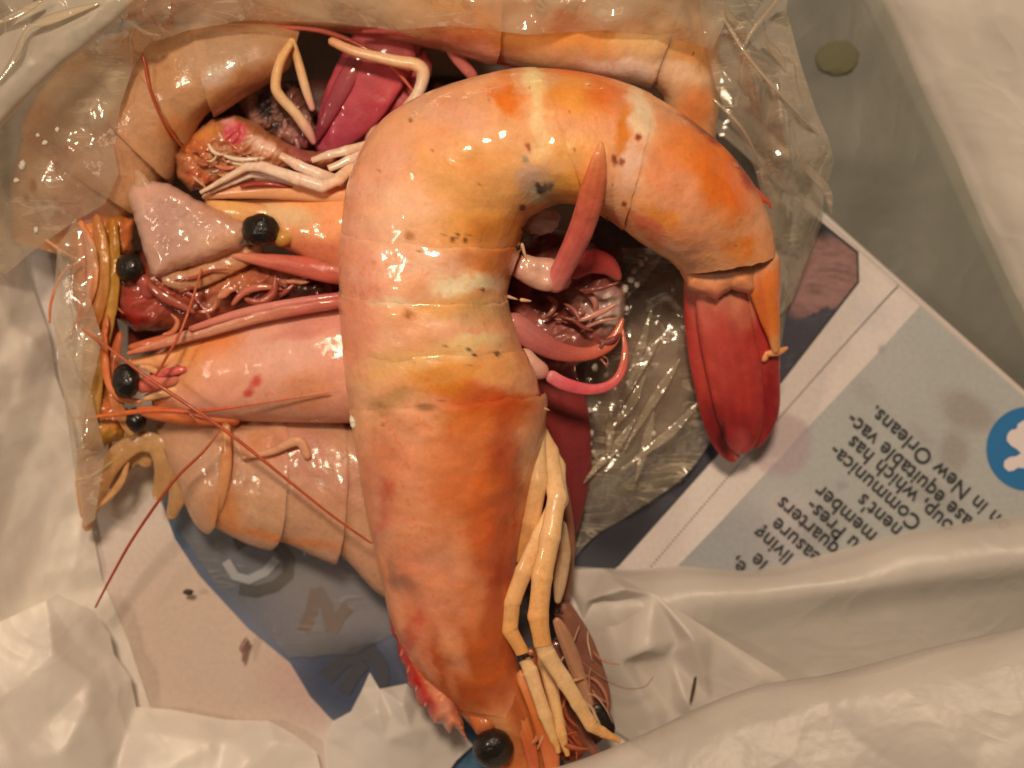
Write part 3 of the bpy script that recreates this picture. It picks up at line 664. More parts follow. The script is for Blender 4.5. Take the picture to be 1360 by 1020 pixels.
# ---------------------------------------------------------------- clear bag
clear = thing('clear_bag', 'crumpled clear plastic bag wrapped under and around the heap of shrimps', 'plastic bag', (860, 540, 24))
def cut_sheet(name, m, P, zf, step=5., amp=5., size=60., fine=1., seed=0., ridg=6.):
    import bmesh
    P = np.asarray(P, float)
    t = np.linspace(0, len(P), len(P) * 6, endpoint=False); Pc = np.concatenate([P, P[:1]]); i = t.astype(int); f = (t - i)[:, None]
    Q = Pc[i] * (1 - f) + Pc[i + 1] * f
    Q = Q + np.stack([3.5 * fbm(Q[:, 0] / 25, Q[:, 1] / 25, seed), 3.5 * fbm(Q[:, 0] / 25, Q[:, 1] / 25, seed + 8)], 1)
    bm = bmesh.new(); bm.faces.new([bm.verts.new((p[0], p[1], 0)) for p in Q])
    lo, hi = P.min(0), P.max(0)
    for ax in (0, 1):
        for k in np.arange(lo[ax] + step, hi[ax], step):
            cpt = [0, 0, 0]; cpt[ax] = k; nn = [0, 0, 0]; nn[ax] = 1
            bmesh.ops.bisect_plane(bm, geom=bm.verts[:] + bm.edges[:] + bm.faces[:], plane_co=cpt, plane_no=nn)
    V = np.array([v.co[:] for v in bm.verts]); bm.verts.index_update(); Fs = [[v.index for v in f.verts] for f in bm.faces]; bm.free()
    x, y = V[:, 0], V[:, 1]
    V[:, 2] = zf(x, y) + amp * fbm(x / size, y / size, seed, 2) + fine * fbm(x / 14, y / 14, seed + 2, 2) + ridg * ridge(x / size * .7, y / size * .7, seed + 5) + ridg * 1.3 * facet(x, y, size, seed)
    me = bpy.data.meshes.new(name); me.from_pydata(W(V).tolist(), [], Fs); me.materials.append(m)
    me.polygons.foreach_set('use_smooth', np.ones(len(me.polygons), bool))
    o = bpy.data.objects.new(name, me); COL.objects.link(o); o.parent = clear; o.matrix_parent_inverse = clear.matrix_world.inverted()
    return o
cut_sheet('film_sheet', FILM, [(60, 420), (60, 640), (160, 700), (200, 650), (290, 780), (385, 872), (470, 868), (560, 820), (640, 900), (700, 880), (745, 760), (760, 750), (790, 660), (905, 640), (930, 560), (1035, 500), (1040, 420), (1085, 330), (1060, 240), (900, 40), (600, 0), (200, 100)],
          lambda x, y: 24 + 18 * sm(650, 760, x) * sm(800, 520, y), 6., amp=4, size=80, fine=.3, seed=61, ridg=3)

# ================================================================ the big shrimp on top
main = thing('shrimp', 'large whole cooked shrimp curled on top of the heap, orange body with red tail', 'shrimp', (580, 500, 130), 'cooked shrimps in the bag')
MS = [(645, 985, 715, 1010, 95, 30), (604, 942, 706, 960, 110, 48), (556, 900, 694, 905, 125, 62), (524, 840, 682, 840, 140, 74), (505, 770, 684, 770, 155, 82),
      (491, 705, 690, 700, 172, 88), (479, 640, 702, 630, 188, 92), (469, 580, 718, 560, 200, 95), (460, 520, 714, 505, 210, 96), (453, 452, 692, 456, 218, 96),
      (449, 385, 674, 396, 222, 96), (450, 315, 690, 332, 226, 96), (463, 232, 700, 296, 230, 96), (500, 166, 715, 282, 233, 96), (560, 125, 735, 272, 235, 95),
      (640, 99, 755, 270, 235, 93), (700, 89, 775, 275, 233, 92), (775, 95, 795, 285, 230, 90), (845, 115, 818, 298, 225, 87), (905, 148, 842, 318, 216, 84),
      (962, 195, 870, 335, 204, 78), (1002, 245, 890, 347, 190, 70), (1022, 290, 900, 356, 176, 60), (1033, 345, 908, 366, 160, 50), (1036, 385, 912, 392, 145, 42)]
O1, OR, RD = (224, 150, 78), (214, 118, 58), (178, 72, 44)
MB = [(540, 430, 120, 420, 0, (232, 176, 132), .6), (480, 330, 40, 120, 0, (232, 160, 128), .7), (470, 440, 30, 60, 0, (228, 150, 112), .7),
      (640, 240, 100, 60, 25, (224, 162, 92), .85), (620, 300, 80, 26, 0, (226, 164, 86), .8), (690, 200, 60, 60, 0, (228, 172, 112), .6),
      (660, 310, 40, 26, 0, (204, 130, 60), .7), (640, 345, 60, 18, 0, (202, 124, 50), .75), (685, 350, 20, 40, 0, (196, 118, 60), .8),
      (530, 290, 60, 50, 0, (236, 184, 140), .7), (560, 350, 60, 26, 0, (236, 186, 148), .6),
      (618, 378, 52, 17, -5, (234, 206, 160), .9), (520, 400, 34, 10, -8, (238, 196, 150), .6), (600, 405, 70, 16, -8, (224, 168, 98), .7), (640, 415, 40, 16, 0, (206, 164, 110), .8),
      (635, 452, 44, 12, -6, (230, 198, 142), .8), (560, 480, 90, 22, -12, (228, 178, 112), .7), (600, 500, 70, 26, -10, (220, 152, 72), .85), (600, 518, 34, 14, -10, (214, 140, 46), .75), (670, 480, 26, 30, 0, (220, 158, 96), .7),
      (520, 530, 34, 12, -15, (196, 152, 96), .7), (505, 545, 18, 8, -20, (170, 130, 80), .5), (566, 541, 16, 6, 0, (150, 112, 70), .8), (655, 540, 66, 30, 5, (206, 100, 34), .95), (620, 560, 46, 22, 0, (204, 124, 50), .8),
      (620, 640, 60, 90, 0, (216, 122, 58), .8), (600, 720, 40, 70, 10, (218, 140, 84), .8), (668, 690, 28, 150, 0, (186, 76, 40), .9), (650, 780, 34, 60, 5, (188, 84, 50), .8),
      (600, 740, 150, 210, 0, (210, 130, 78), .5), (510, 640, 38, 90, 5, (212, 142, 104), .8), (520, 660, 14, 30, 15, (198, 118, 84), .6), (560, 760, 50, 40, 0, (208, 134, 98), .8), (540, 778, 26, 14, 30, (150, 108, 88), .4, .9), (525, 760, 10, 20, 0, (150, 108, 84), .4),  # broad carapace patch: its orange, deepened for the shadow there
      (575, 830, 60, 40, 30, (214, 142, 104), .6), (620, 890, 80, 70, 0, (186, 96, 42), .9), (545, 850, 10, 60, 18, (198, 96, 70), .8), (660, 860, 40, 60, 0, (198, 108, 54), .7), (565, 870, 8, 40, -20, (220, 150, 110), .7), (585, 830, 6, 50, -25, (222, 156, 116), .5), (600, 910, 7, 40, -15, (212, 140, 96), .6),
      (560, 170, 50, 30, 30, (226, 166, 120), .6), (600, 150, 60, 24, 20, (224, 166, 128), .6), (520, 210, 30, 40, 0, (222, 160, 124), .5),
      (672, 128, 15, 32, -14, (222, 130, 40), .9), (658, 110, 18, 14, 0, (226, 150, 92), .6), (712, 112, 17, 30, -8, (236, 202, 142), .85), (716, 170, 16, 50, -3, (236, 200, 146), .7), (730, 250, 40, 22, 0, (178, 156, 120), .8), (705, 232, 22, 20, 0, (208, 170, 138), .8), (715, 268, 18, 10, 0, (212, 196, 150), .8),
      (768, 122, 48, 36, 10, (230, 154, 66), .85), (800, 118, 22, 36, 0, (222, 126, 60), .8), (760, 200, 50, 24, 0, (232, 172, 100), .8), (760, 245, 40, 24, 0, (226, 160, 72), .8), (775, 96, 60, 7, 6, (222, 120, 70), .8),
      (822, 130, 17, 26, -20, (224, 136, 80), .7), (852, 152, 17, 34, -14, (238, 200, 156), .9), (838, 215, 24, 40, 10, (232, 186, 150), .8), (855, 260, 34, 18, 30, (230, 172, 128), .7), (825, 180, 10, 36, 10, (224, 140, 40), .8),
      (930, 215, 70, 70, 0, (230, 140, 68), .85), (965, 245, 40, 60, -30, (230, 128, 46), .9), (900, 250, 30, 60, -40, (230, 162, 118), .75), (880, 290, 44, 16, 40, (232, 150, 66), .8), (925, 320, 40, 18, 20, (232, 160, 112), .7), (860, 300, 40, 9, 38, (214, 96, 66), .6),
      (935, 165, 84, 12, 42, (176, 66, 38), .85), (988, 222, 44, 12, 57, (176, 62, 38), .85), (800, 94, 100, 6, 8, (190, 90, 56), .7), (985, 330, 30, 20, 0, (224, 130, 46), .8), (1015, 330, 16, 30, 0, (232, 160, 104), .9), (960, 340, 30, 14, 0, (236, 170, 110), .7)]  # red dorsal edge, darkened to paint the segment's shadow outline
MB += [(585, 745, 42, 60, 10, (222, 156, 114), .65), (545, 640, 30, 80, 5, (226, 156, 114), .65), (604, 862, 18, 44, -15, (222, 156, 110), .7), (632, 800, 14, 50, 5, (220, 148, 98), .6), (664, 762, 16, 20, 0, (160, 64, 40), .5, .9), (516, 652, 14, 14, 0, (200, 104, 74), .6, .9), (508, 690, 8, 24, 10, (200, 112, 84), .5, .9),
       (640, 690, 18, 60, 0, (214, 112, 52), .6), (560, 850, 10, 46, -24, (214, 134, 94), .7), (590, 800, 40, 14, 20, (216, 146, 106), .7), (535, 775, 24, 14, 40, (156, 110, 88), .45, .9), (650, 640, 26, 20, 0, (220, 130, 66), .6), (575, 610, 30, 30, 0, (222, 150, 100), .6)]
rs = np.random.RandomState(3)
for (a, b, r, c) in ((606, 311, 3, (60, 30, 16)), (600, 318, 4, (120, 80, 40)), (618, 319, 4, (110, 70, 34)), (622, 312, 3, (120, 80, 40)), (543, 313, 7, (190, 130, 74)), (555, 333, 2.5, (90, 60, 40)), (542, 417, 7, (180, 110, 50)), (624, 464, 3, (60, 40, 30)), (629, 472, 3, (70, 46, 30)), (718, 253, 6, (40, 34, 36)), (725, 250, 8, (110, 96, 80)), (714, 246, 4, (70, 60, 60)),
                     (694, 276, 5, (80, 46, 26)), (701, 194, 4, (176, 90, 40)), (703, 200, 3, (160, 80, 40)), (698, 212, 5, (170, 150, 110)), (848, 182, 5, (150, 66, 26)), (826, 215, 5, (160, 70, 34)), (815, 210, 4, (150, 74, 30)), (817, 216, 4, (150, 74, 30)), (829, 271, 4, (150, 84, 40)), (696, 304, 4, (100, 56, 40)), (660, 470, 4, (90, 60, 40)), (545, 160, 3, (140, 110, 70)), (690, 330, 5, (46, 26, 20)), (641, 385, 3, (110, 70, 46))):
    MB.append((a, b, r, r, 0, c, .9, .5))
for i in range(60):
    a, b = rs.uniform(470, 1000), rs.uniform(100, 620); r = rs.uniform(1.2, 2.4); MB.append((a, b, r, r, 0, (150, 96, 54), .6, .5))
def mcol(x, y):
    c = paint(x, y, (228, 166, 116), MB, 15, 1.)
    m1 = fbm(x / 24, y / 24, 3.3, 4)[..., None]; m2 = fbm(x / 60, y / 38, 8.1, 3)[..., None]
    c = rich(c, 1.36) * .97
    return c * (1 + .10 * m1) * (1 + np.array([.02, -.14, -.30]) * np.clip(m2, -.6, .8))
B = [7.65, 8.85, 9.98, 11.1, 16.15, 18.35, 22.85]
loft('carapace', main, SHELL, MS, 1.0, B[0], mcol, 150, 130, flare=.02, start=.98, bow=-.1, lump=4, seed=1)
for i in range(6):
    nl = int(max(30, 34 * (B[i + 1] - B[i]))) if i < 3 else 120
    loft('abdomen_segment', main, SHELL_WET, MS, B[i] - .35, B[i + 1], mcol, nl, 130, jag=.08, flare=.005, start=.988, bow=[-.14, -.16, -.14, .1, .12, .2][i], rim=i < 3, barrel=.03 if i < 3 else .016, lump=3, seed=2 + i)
loft('head', main, SHELL, [(650, 1040, 740, 1045, 90, 22), (640, 985, 735, 1010, 95, 34), (600, 935, 715, 960, 112, 44), (560, 880, 690, 900, 125, 52)], 0, 3, lambda x, y: paint(x, y, (196, 108, 52), [(660, 950, 12, 50, -20, (222, 150, 90), .7), (690, 960, 8, 60, -15, (160, 74, 34), .8)], 10, 4.), 50, 60, flare=0, start=1, rim=False)
# tail fan
R0, R1, R2, R3, R4 = (206, 128, 92), (196, 88, 66), (184, 58, 46), (158, 36, 32), (108, 18, 20)
def tailcol(x, y):
    # deep translucent red, darkest at the folded tip; near-black patch paints the cavity's shade
    c = paint(x, y, (166, 50, 40), [(960, 370, 60, 36, 0, (212, 140, 100), .9), (940, 400, 24, 50, 0, (200, 104, 78), .8), (985, 410, 24, 40, 8, (206, 120, 84), .7), (960, 470, 50, 50, 0, (190, 72, 56), .7), (990, 500, 30, 60, 0, (176, 52, 42), .7), (970, 580, 50, 40, 0, (136, 30, 28), .85), (1024, 540, 12, 60, 0, (130, 22, 26), .8), (960, 585, 8, 26, -10, (40, 10, 10), .9), (945, 560, 14, 34, -10, (110, 22, 24), .7), (985, 590, 12, 20, 0, (170, 66, 56), .8), (982, 608, 8, 10, 0, (206, 110, 90), .6)], 9, 3.)
    rib = .045 * np.sin((x - 970 - (y - 480) * .12) * .42 + 1.5 * pn(x / 20, y / 60, 4.)) * sm(380, 470, y)
    return c * (1 + rib + .12 * fbm(x / 6, y / 50, 5.))[..., None]
tube('uropod', main, SHELL_WET, [(930, 352, 128, 22, 12), (938, 430, 116, 29, 12), (952, 510, 96, 30, 9), (964, 575, 74, 24, 6), (976, 614, 58, 8, 4)], tailcol, na=36, seed=9, wob=2)
tube('uropod', main, SHELL_WET, [(1000, 352, 142, 26, 14), (1006, 430, 126, 28, 13), (1012, 500, 102, 24, 9), (1010, 552, 82, 23, 7), (996, 596, 64, 10, 4)], tailcol, na=36, seed=7, wob=2)
tube('uropod', main, SHELL_WET, [(952, 344, 150, 30, 15), (962, 420, 140, 37, 13), (976, 500, 116, 36, 10), (984, 560, 92, 30, 8), (984, 604, 70, 14, 5)], tailcol, na=48, seed=4, keel=.2, wob=2.5)
mass('tail_joint', main, SHELL_WET, [(896, 330), (940, 318), (996, 306), (1010, 310), (1006, 360), (1004, 384), (996, 390), (972, 384), (952, 398), (930, 390), (914, 382), (904, 362)], 168, 18, lambda x, y: paint(x, y, (218, 136, 84), [(1000, 350, 20, 16, 0, (214, 120, 60), .7), (950, 360, 30, 14, 0, (220, 150, 116), .8), (1020, 340, 14, 20, 0, (232, 178, 130), .8), (960, 395, 60, 10, 0, (204, 106, 80), .8), (930, 350, 20, 20, 0, (206, 110, 70), .6)], 6, 2.), r=20, lump=2.5, size=18, seed=5)
TEL = tube('telson', main, SHELL_WET, [(1008, 326, 168, 28, 18), (1014, 375, 164, 22, 13), (1022, 420, 150, 14, 8), (1028, 450, 138, 8, 6), (1031, 470, 130, 5, 4)], lambda x, y: paint(x, y, (222, 118, 48), [(1000, 350, 16, 30, 0, (226, 160, 106), .8), (1022, 330, 14, 30, 0, (230, 172, 120), .7), (1012, 400, 6, 60, -8, (200, 90, 44), .6), (1030, 460, 10, 16, 0, (212, 150, 90), .7)], 6, 2.), na=32, seed=11, wob=1.5)
for p in ([(1018, 470, 130, 4, 3), (1034, 467, 128, 5, 3), (1047, 461, 126, 1.5, 1.5)], [(1020, 466, 128, 3, 2), (1016, 476, 126, 4, 3), (1012, 480, 124, 1.5, 1.5)]):
    tube('tail_spine', TEL, SHELL, p, (222, 140, 80))
tube('tail_spine', main, SHELL, [(992, 250, 200, 11, 8), (1008, 262, 198, 7, 5), (1020, 268, 196, 3, 2), (1024, 278, 194, 1.2, 1.2)], (190, 80, 50))
# rostrum with saw teeth
ROST = mass('rostrum', main, SHELL, [(514, 796), (528, 815), (550, 850), (578, 888), (602, 918), (612, 950), (621, 984), (606, 968), (597, 976), (588, 961), (575, 960), (568, 941), (556, 937), (551, 916), (541, 908), (538, 887), (529, 873), (527, 851), (519, 836)], 124, 30, lambda x, y: paint(x, y, (202, 116, 74), [(524, 840, 11, 50, -22, (180, 40, 30), .95), (545, 895, 14, 46, -30, (172, 28, 26), .95), (566, 935, 12, 24, -35, (186, 60, 54), .9), (592, 950, 16, 22, 0, (206, 130, 96), .8), (606, 960, 10, 22, -20, (206, 124, 84), .8), (570, 890, 12, 40, -30, (214, 136, 100), .7)], 5, 2.), r=16, lump=3, size=20, seed=41)
for (a, b) in ((521, 838), (528, 868), (537, 890), (548, 914), (560, 935), (574, 955)):
    tube('rostrum_tooth', ROST, SHELL, [(a + 14, b - 14, 146, 5, 5), (a + 8, b - 4, 146, 4, 4), (a + 4, b + 4, 145, 1.0, 1.0)], [(180, 34, 30), (196, 70, 54), (214, 140, 104)])
ball('eye', main, EYE, (655, 994, 142), 27, 25, seed=3)
tube('eyestalk', main, SHELL, [(620, 930, 120, 12), (640, 955, 130, 16), (654, 976, 136, 20)], [(200, 112, 60), (196, 104, 50), (150, 74, 36)], streak=.2)
for p, c in (([(690, 890, 150, 10, 6), (712, 930, 150, 14, 6), (728, 980, 140, 14, 5), (735, 1035, 130, 8, 4)], [(214, 140, 84), (206, 116, 56), (190, 96, 44), (200, 120, 70)]),
             ([(668, 905, 140, 8, 6), (690, 950, 142, 10, 6), (706, 1000, 134, 9, 5), (712, 1040, 126, 6, 4)], [(220, 150, 96), (204, 120, 64), (180, 84, 40), (200, 130, 80)]),
             ([(712, 900, 120, 16, 8), (745, 960, 114, 26, 8), (765, 1010, 106, 22, 7)], [(176, 92, 46), (160, 74, 36), (140, 60, 34)])):
    tube('antennal_scale', main, SHELL, p, c, na=24, streak=.25, keel=.3)
def ztop(x, y):
    P = np.array(MS); t = np.linspace(0.5, 22, 240); q = cr(P, t); cx, cy = (q[:, 0] + q[:, 2]) / 2, (q[:, 1] + q[:, 3]) / 2; i = int(((cx - x) ** 2 + (cy - y) ** 2).argmin())
    hw = math.hypot(q[i, 2] - q[i, 0], q[i, 3] - q[i, 1]) / 2; d = math.hypot(cx[i] - x, cy[i] - y) / hw
    return None if d > .85 else q[i, 4] + q[i, 5] * (1 - d ** 2.2) ** .45 * 1.0
add_glints(main, [(600, 312, 22, 7, 26), (590, 392, 26, 12, 30), (645, 470, 18, 18, 22), (620, 515, 14, 10, 14), (590, 545, 40, 10, 22), (690, 160, 22, 30, 26), (780, 175, 30, 16, 40), (845, 215, 14, 26, 26), (640, 245, 20, 20, 12), (900, 230, 30, 40, 14), (980, 320, 20, 14, 12), (650, 560, 16, 30, 12), (620, 700, 40, 80, 10), (540, 160, 40, 40, 10)], ztop, 5)
# walking legs
LC = [(224, 172, 112), (228, 178, 118), (226, 168, 102), (222, 152, 80)]
for p in ([(700, 520, 180, 9), (712, 570, 196, 11), (715, 640, 200, 13), (705, 695, 190, 12), (688, 745, 168, 8)],
          [(712, 560, 170, 9), (738, 620, 184, 13), (742, 665, 198, 13), (716, 715, 204, 12), (696, 759, 200, 12), (680, 800, 192, 12), (677, 836, 186, 11), (694, 868, 178, 9)],
          [(697, 876, 176, 9), (704, 890, 174, 10), (724, 950, 162, 9), (736, 982, 150, 6), (742, 1000, 144, 3)],
          [(706, 545, 160, 8), (730, 600, 184, 12), (740, 660, 206, 13), (731, 713, 216, 14), (720, 766, 216, 14), (715, 819, 212, 14), (721, 858, 206, 12)],
          [(720, 852, 206, 12), (726, 868, 202, 12), (750, 905, 190, 11), (770, 938, 176, 10), (786, 964, 164, 9), (802, 973, 154, 7), (824, 985, 144, 3)],
          [(716, 850, 172, 7), (722, 880, 166, 8), (733, 915, 160, 9), (746, 975, 150, 7), (754, 1004, 140, 3)]):
    leg('walking_leg', main, LEGM, p, LC, na=20, seed=p[0][0] + p[1][1])
for (x, y, z, r) in ((699, 871, 190, 4), (740, 812, 150, 5), (706, 872, 186, 3), (745, 814, 150, 3)): ball('leg_joint', main, EYE, (x, y, z), (r, r * .7), r * .7, n=8, lump=.5, seed=x)
for p, c in (([(742, 690, 170, 9, 4), (748, 730, 164, 10, 4), (744, 770, 158, 9, 4), (740, 802, 150, 4, 3)], (206, 166, 118)), ([(738, 820, 150, 5, 3), (752, 852, 146, 10, 4), (770, 900, 136, 9, 4), (786, 940, 124, 4, 3)], (184, 130, 92)),
             ([(742, 800, 120, 12, 5), (768, 850, 118, 18, 5), (790, 910, 112, 18, 4), (804, 950, 104, 10, 3)], (140, 86, 62)), ([(742, 900, 120, 7), (758, 940, 116, 9), (780, 985, 110, 8), (800, 1010, 106, 4)], (150, 90, 66)), ([(735, 850, 110, 14, 6), (760, 920, 106, 24, 6), (790, 990, 100, 26, 6)], (116, 62, 46)),
             ([(700, 860, 140, 10, 5), (722, 920, 140, 16, 6), (744, 1000, 130, 18, 6)], (166, 86, 46)), ([(744, 640, 120, 10, 6), (752, 720, 120, 12, 5), (748, 800, 116, 8, 4)], (150, 96, 68))):
    tube('mouthpart', main, SHELL_THIN, p, c, na=20, streak=.35, wob=2, seed=p[1][1])
frill('mouth_hair', main, LEGM, (742, 830, 790, 940), 12, [(190, 140, 104), (170, 104, 76), (206, 160, 118)], 5, L=(30, 80), w=(1.0, 3.0), ang=62, z=(122, 140))
frill('mouth_hair', main, LEGM, (690, 880, 750, 980), 10, [(180, 100, 54), (150, 70, 40), (206, 140, 84)], 6, L=(40, 80), w=(1.5, 4), ang=72, z=(140, 150))
frill('swimmeret_hair', main, LEGM, (700, 380, 800, 470), 16, [(150, 86, 66), (190, 120, 96), (120, 60, 48)], 8, L=(24, 60), w=(1.0, 4.5), ang=25, z=(160, 186))
tube('mouthpart', main, EYE, [(788, 936, 116, 10, 4), (800, 956, 114, 13, 4), (812, 978, 110, 9, 3)], (14, 12, 12))
# swimmerets
tube('swimmeret', main, SHELL_WET, [(732, 386, 206, 13, 9), (750, 352, 236, 15, 7), (772, 305, 276, 17, 7), (786, 258, 308, 17, 6), (795, 215, 330, 11, 4), (798, 188, 336, 3, 2)], [(220, 130, 110), (206, 104, 88), (206, 96, 76), (204, 100, 64), (220, 124, 74), (226, 150, 90)], na=36, streak=.3, keel=.15, wob=2, seed=4)
tube('swimmeret_base', main, SHELL_WET, [(678, 346, 214, 16, 10), (706, 360, 216, 20, 12), (732, 366, 214, 22, 11), (758, 374, 200, 10, 7)], [(206, 128, 96), (214, 160, 126), (212, 150, 120), (200, 106, 84)], na=30, wob=7, streak=.2, seed=6)
tube('swimmeret', main, SHELL_WET, [(752, 366, 180, 12, 7), (780, 348, 176, 16, 7), (806, 352, 168, 14, 6), (824, 372, 156, 4, 3)], [(196, 84, 74), (190, 66, 58), (184, 66, 56), (180, 80, 64)], na=24, streak=.2)
tube('swimmeret', main, SHELL_WET, [(672, 420, 196, 14, 8), (704, 446, 194, 17, 6), (740, 466, 184, 13, 5), (780, 470, 176, 9, 4), (812, 454, 172, 8, 3), (828, 422, 168, 2, 2)], [(190, 112, 90), (182, 100, 86), (178, 86, 72), (190, 90, 66), (200, 96, 66), (206, 110, 70)], na=26, streak=.2, seed=2)
tube('swimmeret', main, SHELL_WET, [(726, 496, 192, 9, 5), (752, 511, 186, 9, 4), (790, 517, 180, 7, 3), (818, 505, 176, 6, 3), (830, 474, 172, 5, 3), (827, 436, 170, 1.5, 1.5)], [(224, 130, 120), (218, 92, 92), (210, 88, 86), (206, 92, 80), (204, 100, 74), (200, 110, 80)], na=22, streak=.3, wob=1.5)
tube('swimmeret_base', main, SHELL_WET, [(690, 464, 198, 12, 9), (704, 484, 198, 14, 10), (728, 498, 192, 11, 8)], [(214, 160, 122), (220, 166, 132), (214, 134, 112)], na=22, wob=1.5)
mass('swimmeret_membrane', main, SHELL_WET, [(676, 330), (720, 300), (770, 310), (812, 345), (832, 390), (828, 436), (800, 470), (750, 492), (704, 490), (676, 440)], 118, 34, lambda x, y: paint(x, y, (138, 66, 52), [(805, 412, 26, 32, 20, (196, 164, 138), .9), (812, 350, 24, 14, 0, (186, 74, 64), .8), (750, 440, 34, 24, 0, (150, 84, 66), .8), (718, 396, 16, 16, 0, (36, 18, 14), .9), (740, 400, 30, 12, 20, (110, 50, 40), .7), (778, 395, 24, 18, 0, (160, 112, 88), .7), (700, 440, 20, 40, 0, (176, 100, 80), .7), (720, 320, 30, 16, 0, (120, 66, 50), .8), (700, 318, 14, 12, 0, (196, 164, 136), .8), (745, 300, 20, 10, 0, (84, 38, 28), .8), (770, 470, 26, 12, 0, (170, 96, 76), .7)], 8, 6.), r=30, lump=9, size=22, seed=15)  # near-black patch paints the dark hole between the swimmerets
ball('swimmeret_base', main, SHELL_WET, (716, 292, 190), (26, 20), 24, color=(206, 176, 150), lump=.3, seed=5)
for (x0, y0, x1, y1) in ((700, 348, 692, 322), (688, 398, 668, 392), (706, 400, 690, 398), (712, 506, 704, 500), (730, 545, 716, 540), (714, 520, 706, 514)):
    tube('spine', main, SHELL, [(x1, y1, 230, 3), ((x0 + x1) / 2, (y0 + y1) / 2, 228, 2.2), (x0, y0, 224, .8)], (226, 170, 120))
ball('abdomen_knob', main, LEGM, (474, 556, 226), (9, 15), 9, color=(238, 218, 170), lump=.4)
ball('abdomen_knob', main, LEGM, (482, 572, 222), (7, 9), 7, color=(226, 196, 140), lump=.4)

# ================================================================ the heap underneath
GRP = 'cooked shrimps in the bag'
def col(base, blobs=(), warp=14, seed=0.): return lambda x, y: rich(paint(x, y, base, blobs, warp, seed), 1.2) * (1 + .10 * fbm(x / 24, y / 24, seed + .7, 4))[..., None]
def body(t, m, st, cuts, color, flare=.03, bow=.1, lump=3, seed=0, na=80, per=26, name='abdomen_segment', jag=.04):
    for i in range(len(cuts) - 1):
        loft(name, t, m, st, max(0, cuts[i] - .2), cuts[i + 1], color, max(16, int(per * (cuts[i + 1] - cuts[i]) + 10)), na, flare=flare, start=.965, bow=bow, jag=jag, lump=lump, seed=seed + i)

# S0 filler bodies added and coloured dark to keep the gaps shaded
low = thing('shrimp', 'added dark filler shrimp body at the bottom of the heap behind the white legs', 'shrimp', (400, 300, 40), GRP)
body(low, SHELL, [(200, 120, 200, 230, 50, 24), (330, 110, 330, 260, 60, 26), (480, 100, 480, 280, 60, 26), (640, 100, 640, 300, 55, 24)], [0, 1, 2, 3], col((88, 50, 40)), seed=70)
low2 = thing('shrimp', 'added dark red filler body deep under the pale carapace with black eye', 'shrimp', (330, 390, 40), GRP)
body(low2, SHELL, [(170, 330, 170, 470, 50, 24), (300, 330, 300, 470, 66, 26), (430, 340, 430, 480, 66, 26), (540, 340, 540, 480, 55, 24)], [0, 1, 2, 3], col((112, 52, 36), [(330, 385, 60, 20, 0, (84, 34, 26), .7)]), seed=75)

# S1 along the top edge
s1 = thing('shrimp', 'plump orange shrimp body running along the top edge of the heap', 'shrimp', (720, 20, 110), GRP)
ST = [(150, -130, 170, 30, 110, 50), (260, -150, 268, 36, 118, 56), (370, -160, 380, 40, 122, 58), (480, -160, 484, 46, 126, 62), (590, -150, 590, 66, 134, 66), (690, -140, 686, 92, 140, 70), (790, -110, 780, 104, 140, 70), (880, -60, 850, 112, 134, 64), (945, 10, 876, 128, 122, 54), (958, 90, 880, 150, 110, 44), (950, 190, 884, 190, 96, 34)]
C1 = col((206, 160, 112), [(230, 10, 90, 40, 0, (190, 146, 118), .8), (440, 10, 110, 30, 0, (200, 160, 116), .7), (360, 40, 60, 10, 5, (180, 96, 74), .7), (480, 44, 50, 8, 5, (178, 84, 66), .7), (620, 50, 70, 24, 12, (190, 96, 62), .8), (580, 10, 60, 30, 0, (216, 160, 96), .6), (690, 30, 80, 40, 8, (212, 140, 66), .8), (780, 40, 70, 30, 5, (222, 150, 70), .8), (860, 50, 60, 20, -10, (230, 184, 122), .7), (920, 60, 34, 40, 0, (224, 156, 84), .8), (830, 92, 60, 16, 3, (232, 204, 172), .95), (900, 95, 40, 16, 10, (236, 190, 144), .9), (925, 150, 26, 40, 0, (216, 130, 66), .8), (640, 70, 50, 14, 15, (214, 150, 120), .6), (560, 60, 40, 10, 5, (150, 60, 50), .6)], 12, 2.)
body(s1, SHELL_WET, ST, [0, 4.7, 7.4, 10], C1, seed=80, na=90, flare=.01)
for p, c, nm in (([(330, 36, 150, 2), (430, 42, 150, 3.4), (510, 80, 150, 3), (556, 130, 146, 1.4)], (190, 88, 62), 'antenna'),
             ([(480, 42, 160, 2, 2), (540, 42, 160, 7, 4), (600, 56, 158, 9, 5), (660, 78, 150, 7, 4), (710, 90, 140, 3, 2)], (178, 70, 62), 'swimmeret'),
             ([(590, 50, 150, 6, 4), (606, 74, 144, 9, 4), (632, 106, 134, 7, 4)], (184, 96, 80), 'swimmeret'),
             ([(640, 40, 150, 3, 3), (700, 66, 150, 8, 5), (760, 96, 140, 6, 4)], (186, 82, 66), 'swimmeret')):
    tube(nm, s1, SHELL_WET, p, c, na=18, streak=.2, seed=p[0][0])
tube('walking_leg', s1, LEGM, [(436, 52, 168, 6), (470, 68, 168, 7), (520, 80, 166, 8), (552, 86, 164, 9), (562, 98, 162, 9), (556, 122, 158, 8), (538, 150, 150, 9), (514, 190, 138, 9), (494, 220, 126, 6)], [(206, 140, 92), (220, 170, 120), (222, 176, 126), (228, 190, 148), (226, 180, 130), (224, 170, 130)], na=18, streak=.1)
tube('walking_leg', s1, LEGM, [(500, 140, 120, 6), (494, 175, 116, 8), (488, 215, 110, 7)], (206, 150, 110), na=14)
tube('antenna', s1, HAIR, [(850, 112, 150, 1.6), (884, 106, 160, 2), (908, 90, 166, 2), (922, 68, 170, 1.4)], (150, 50, 26))

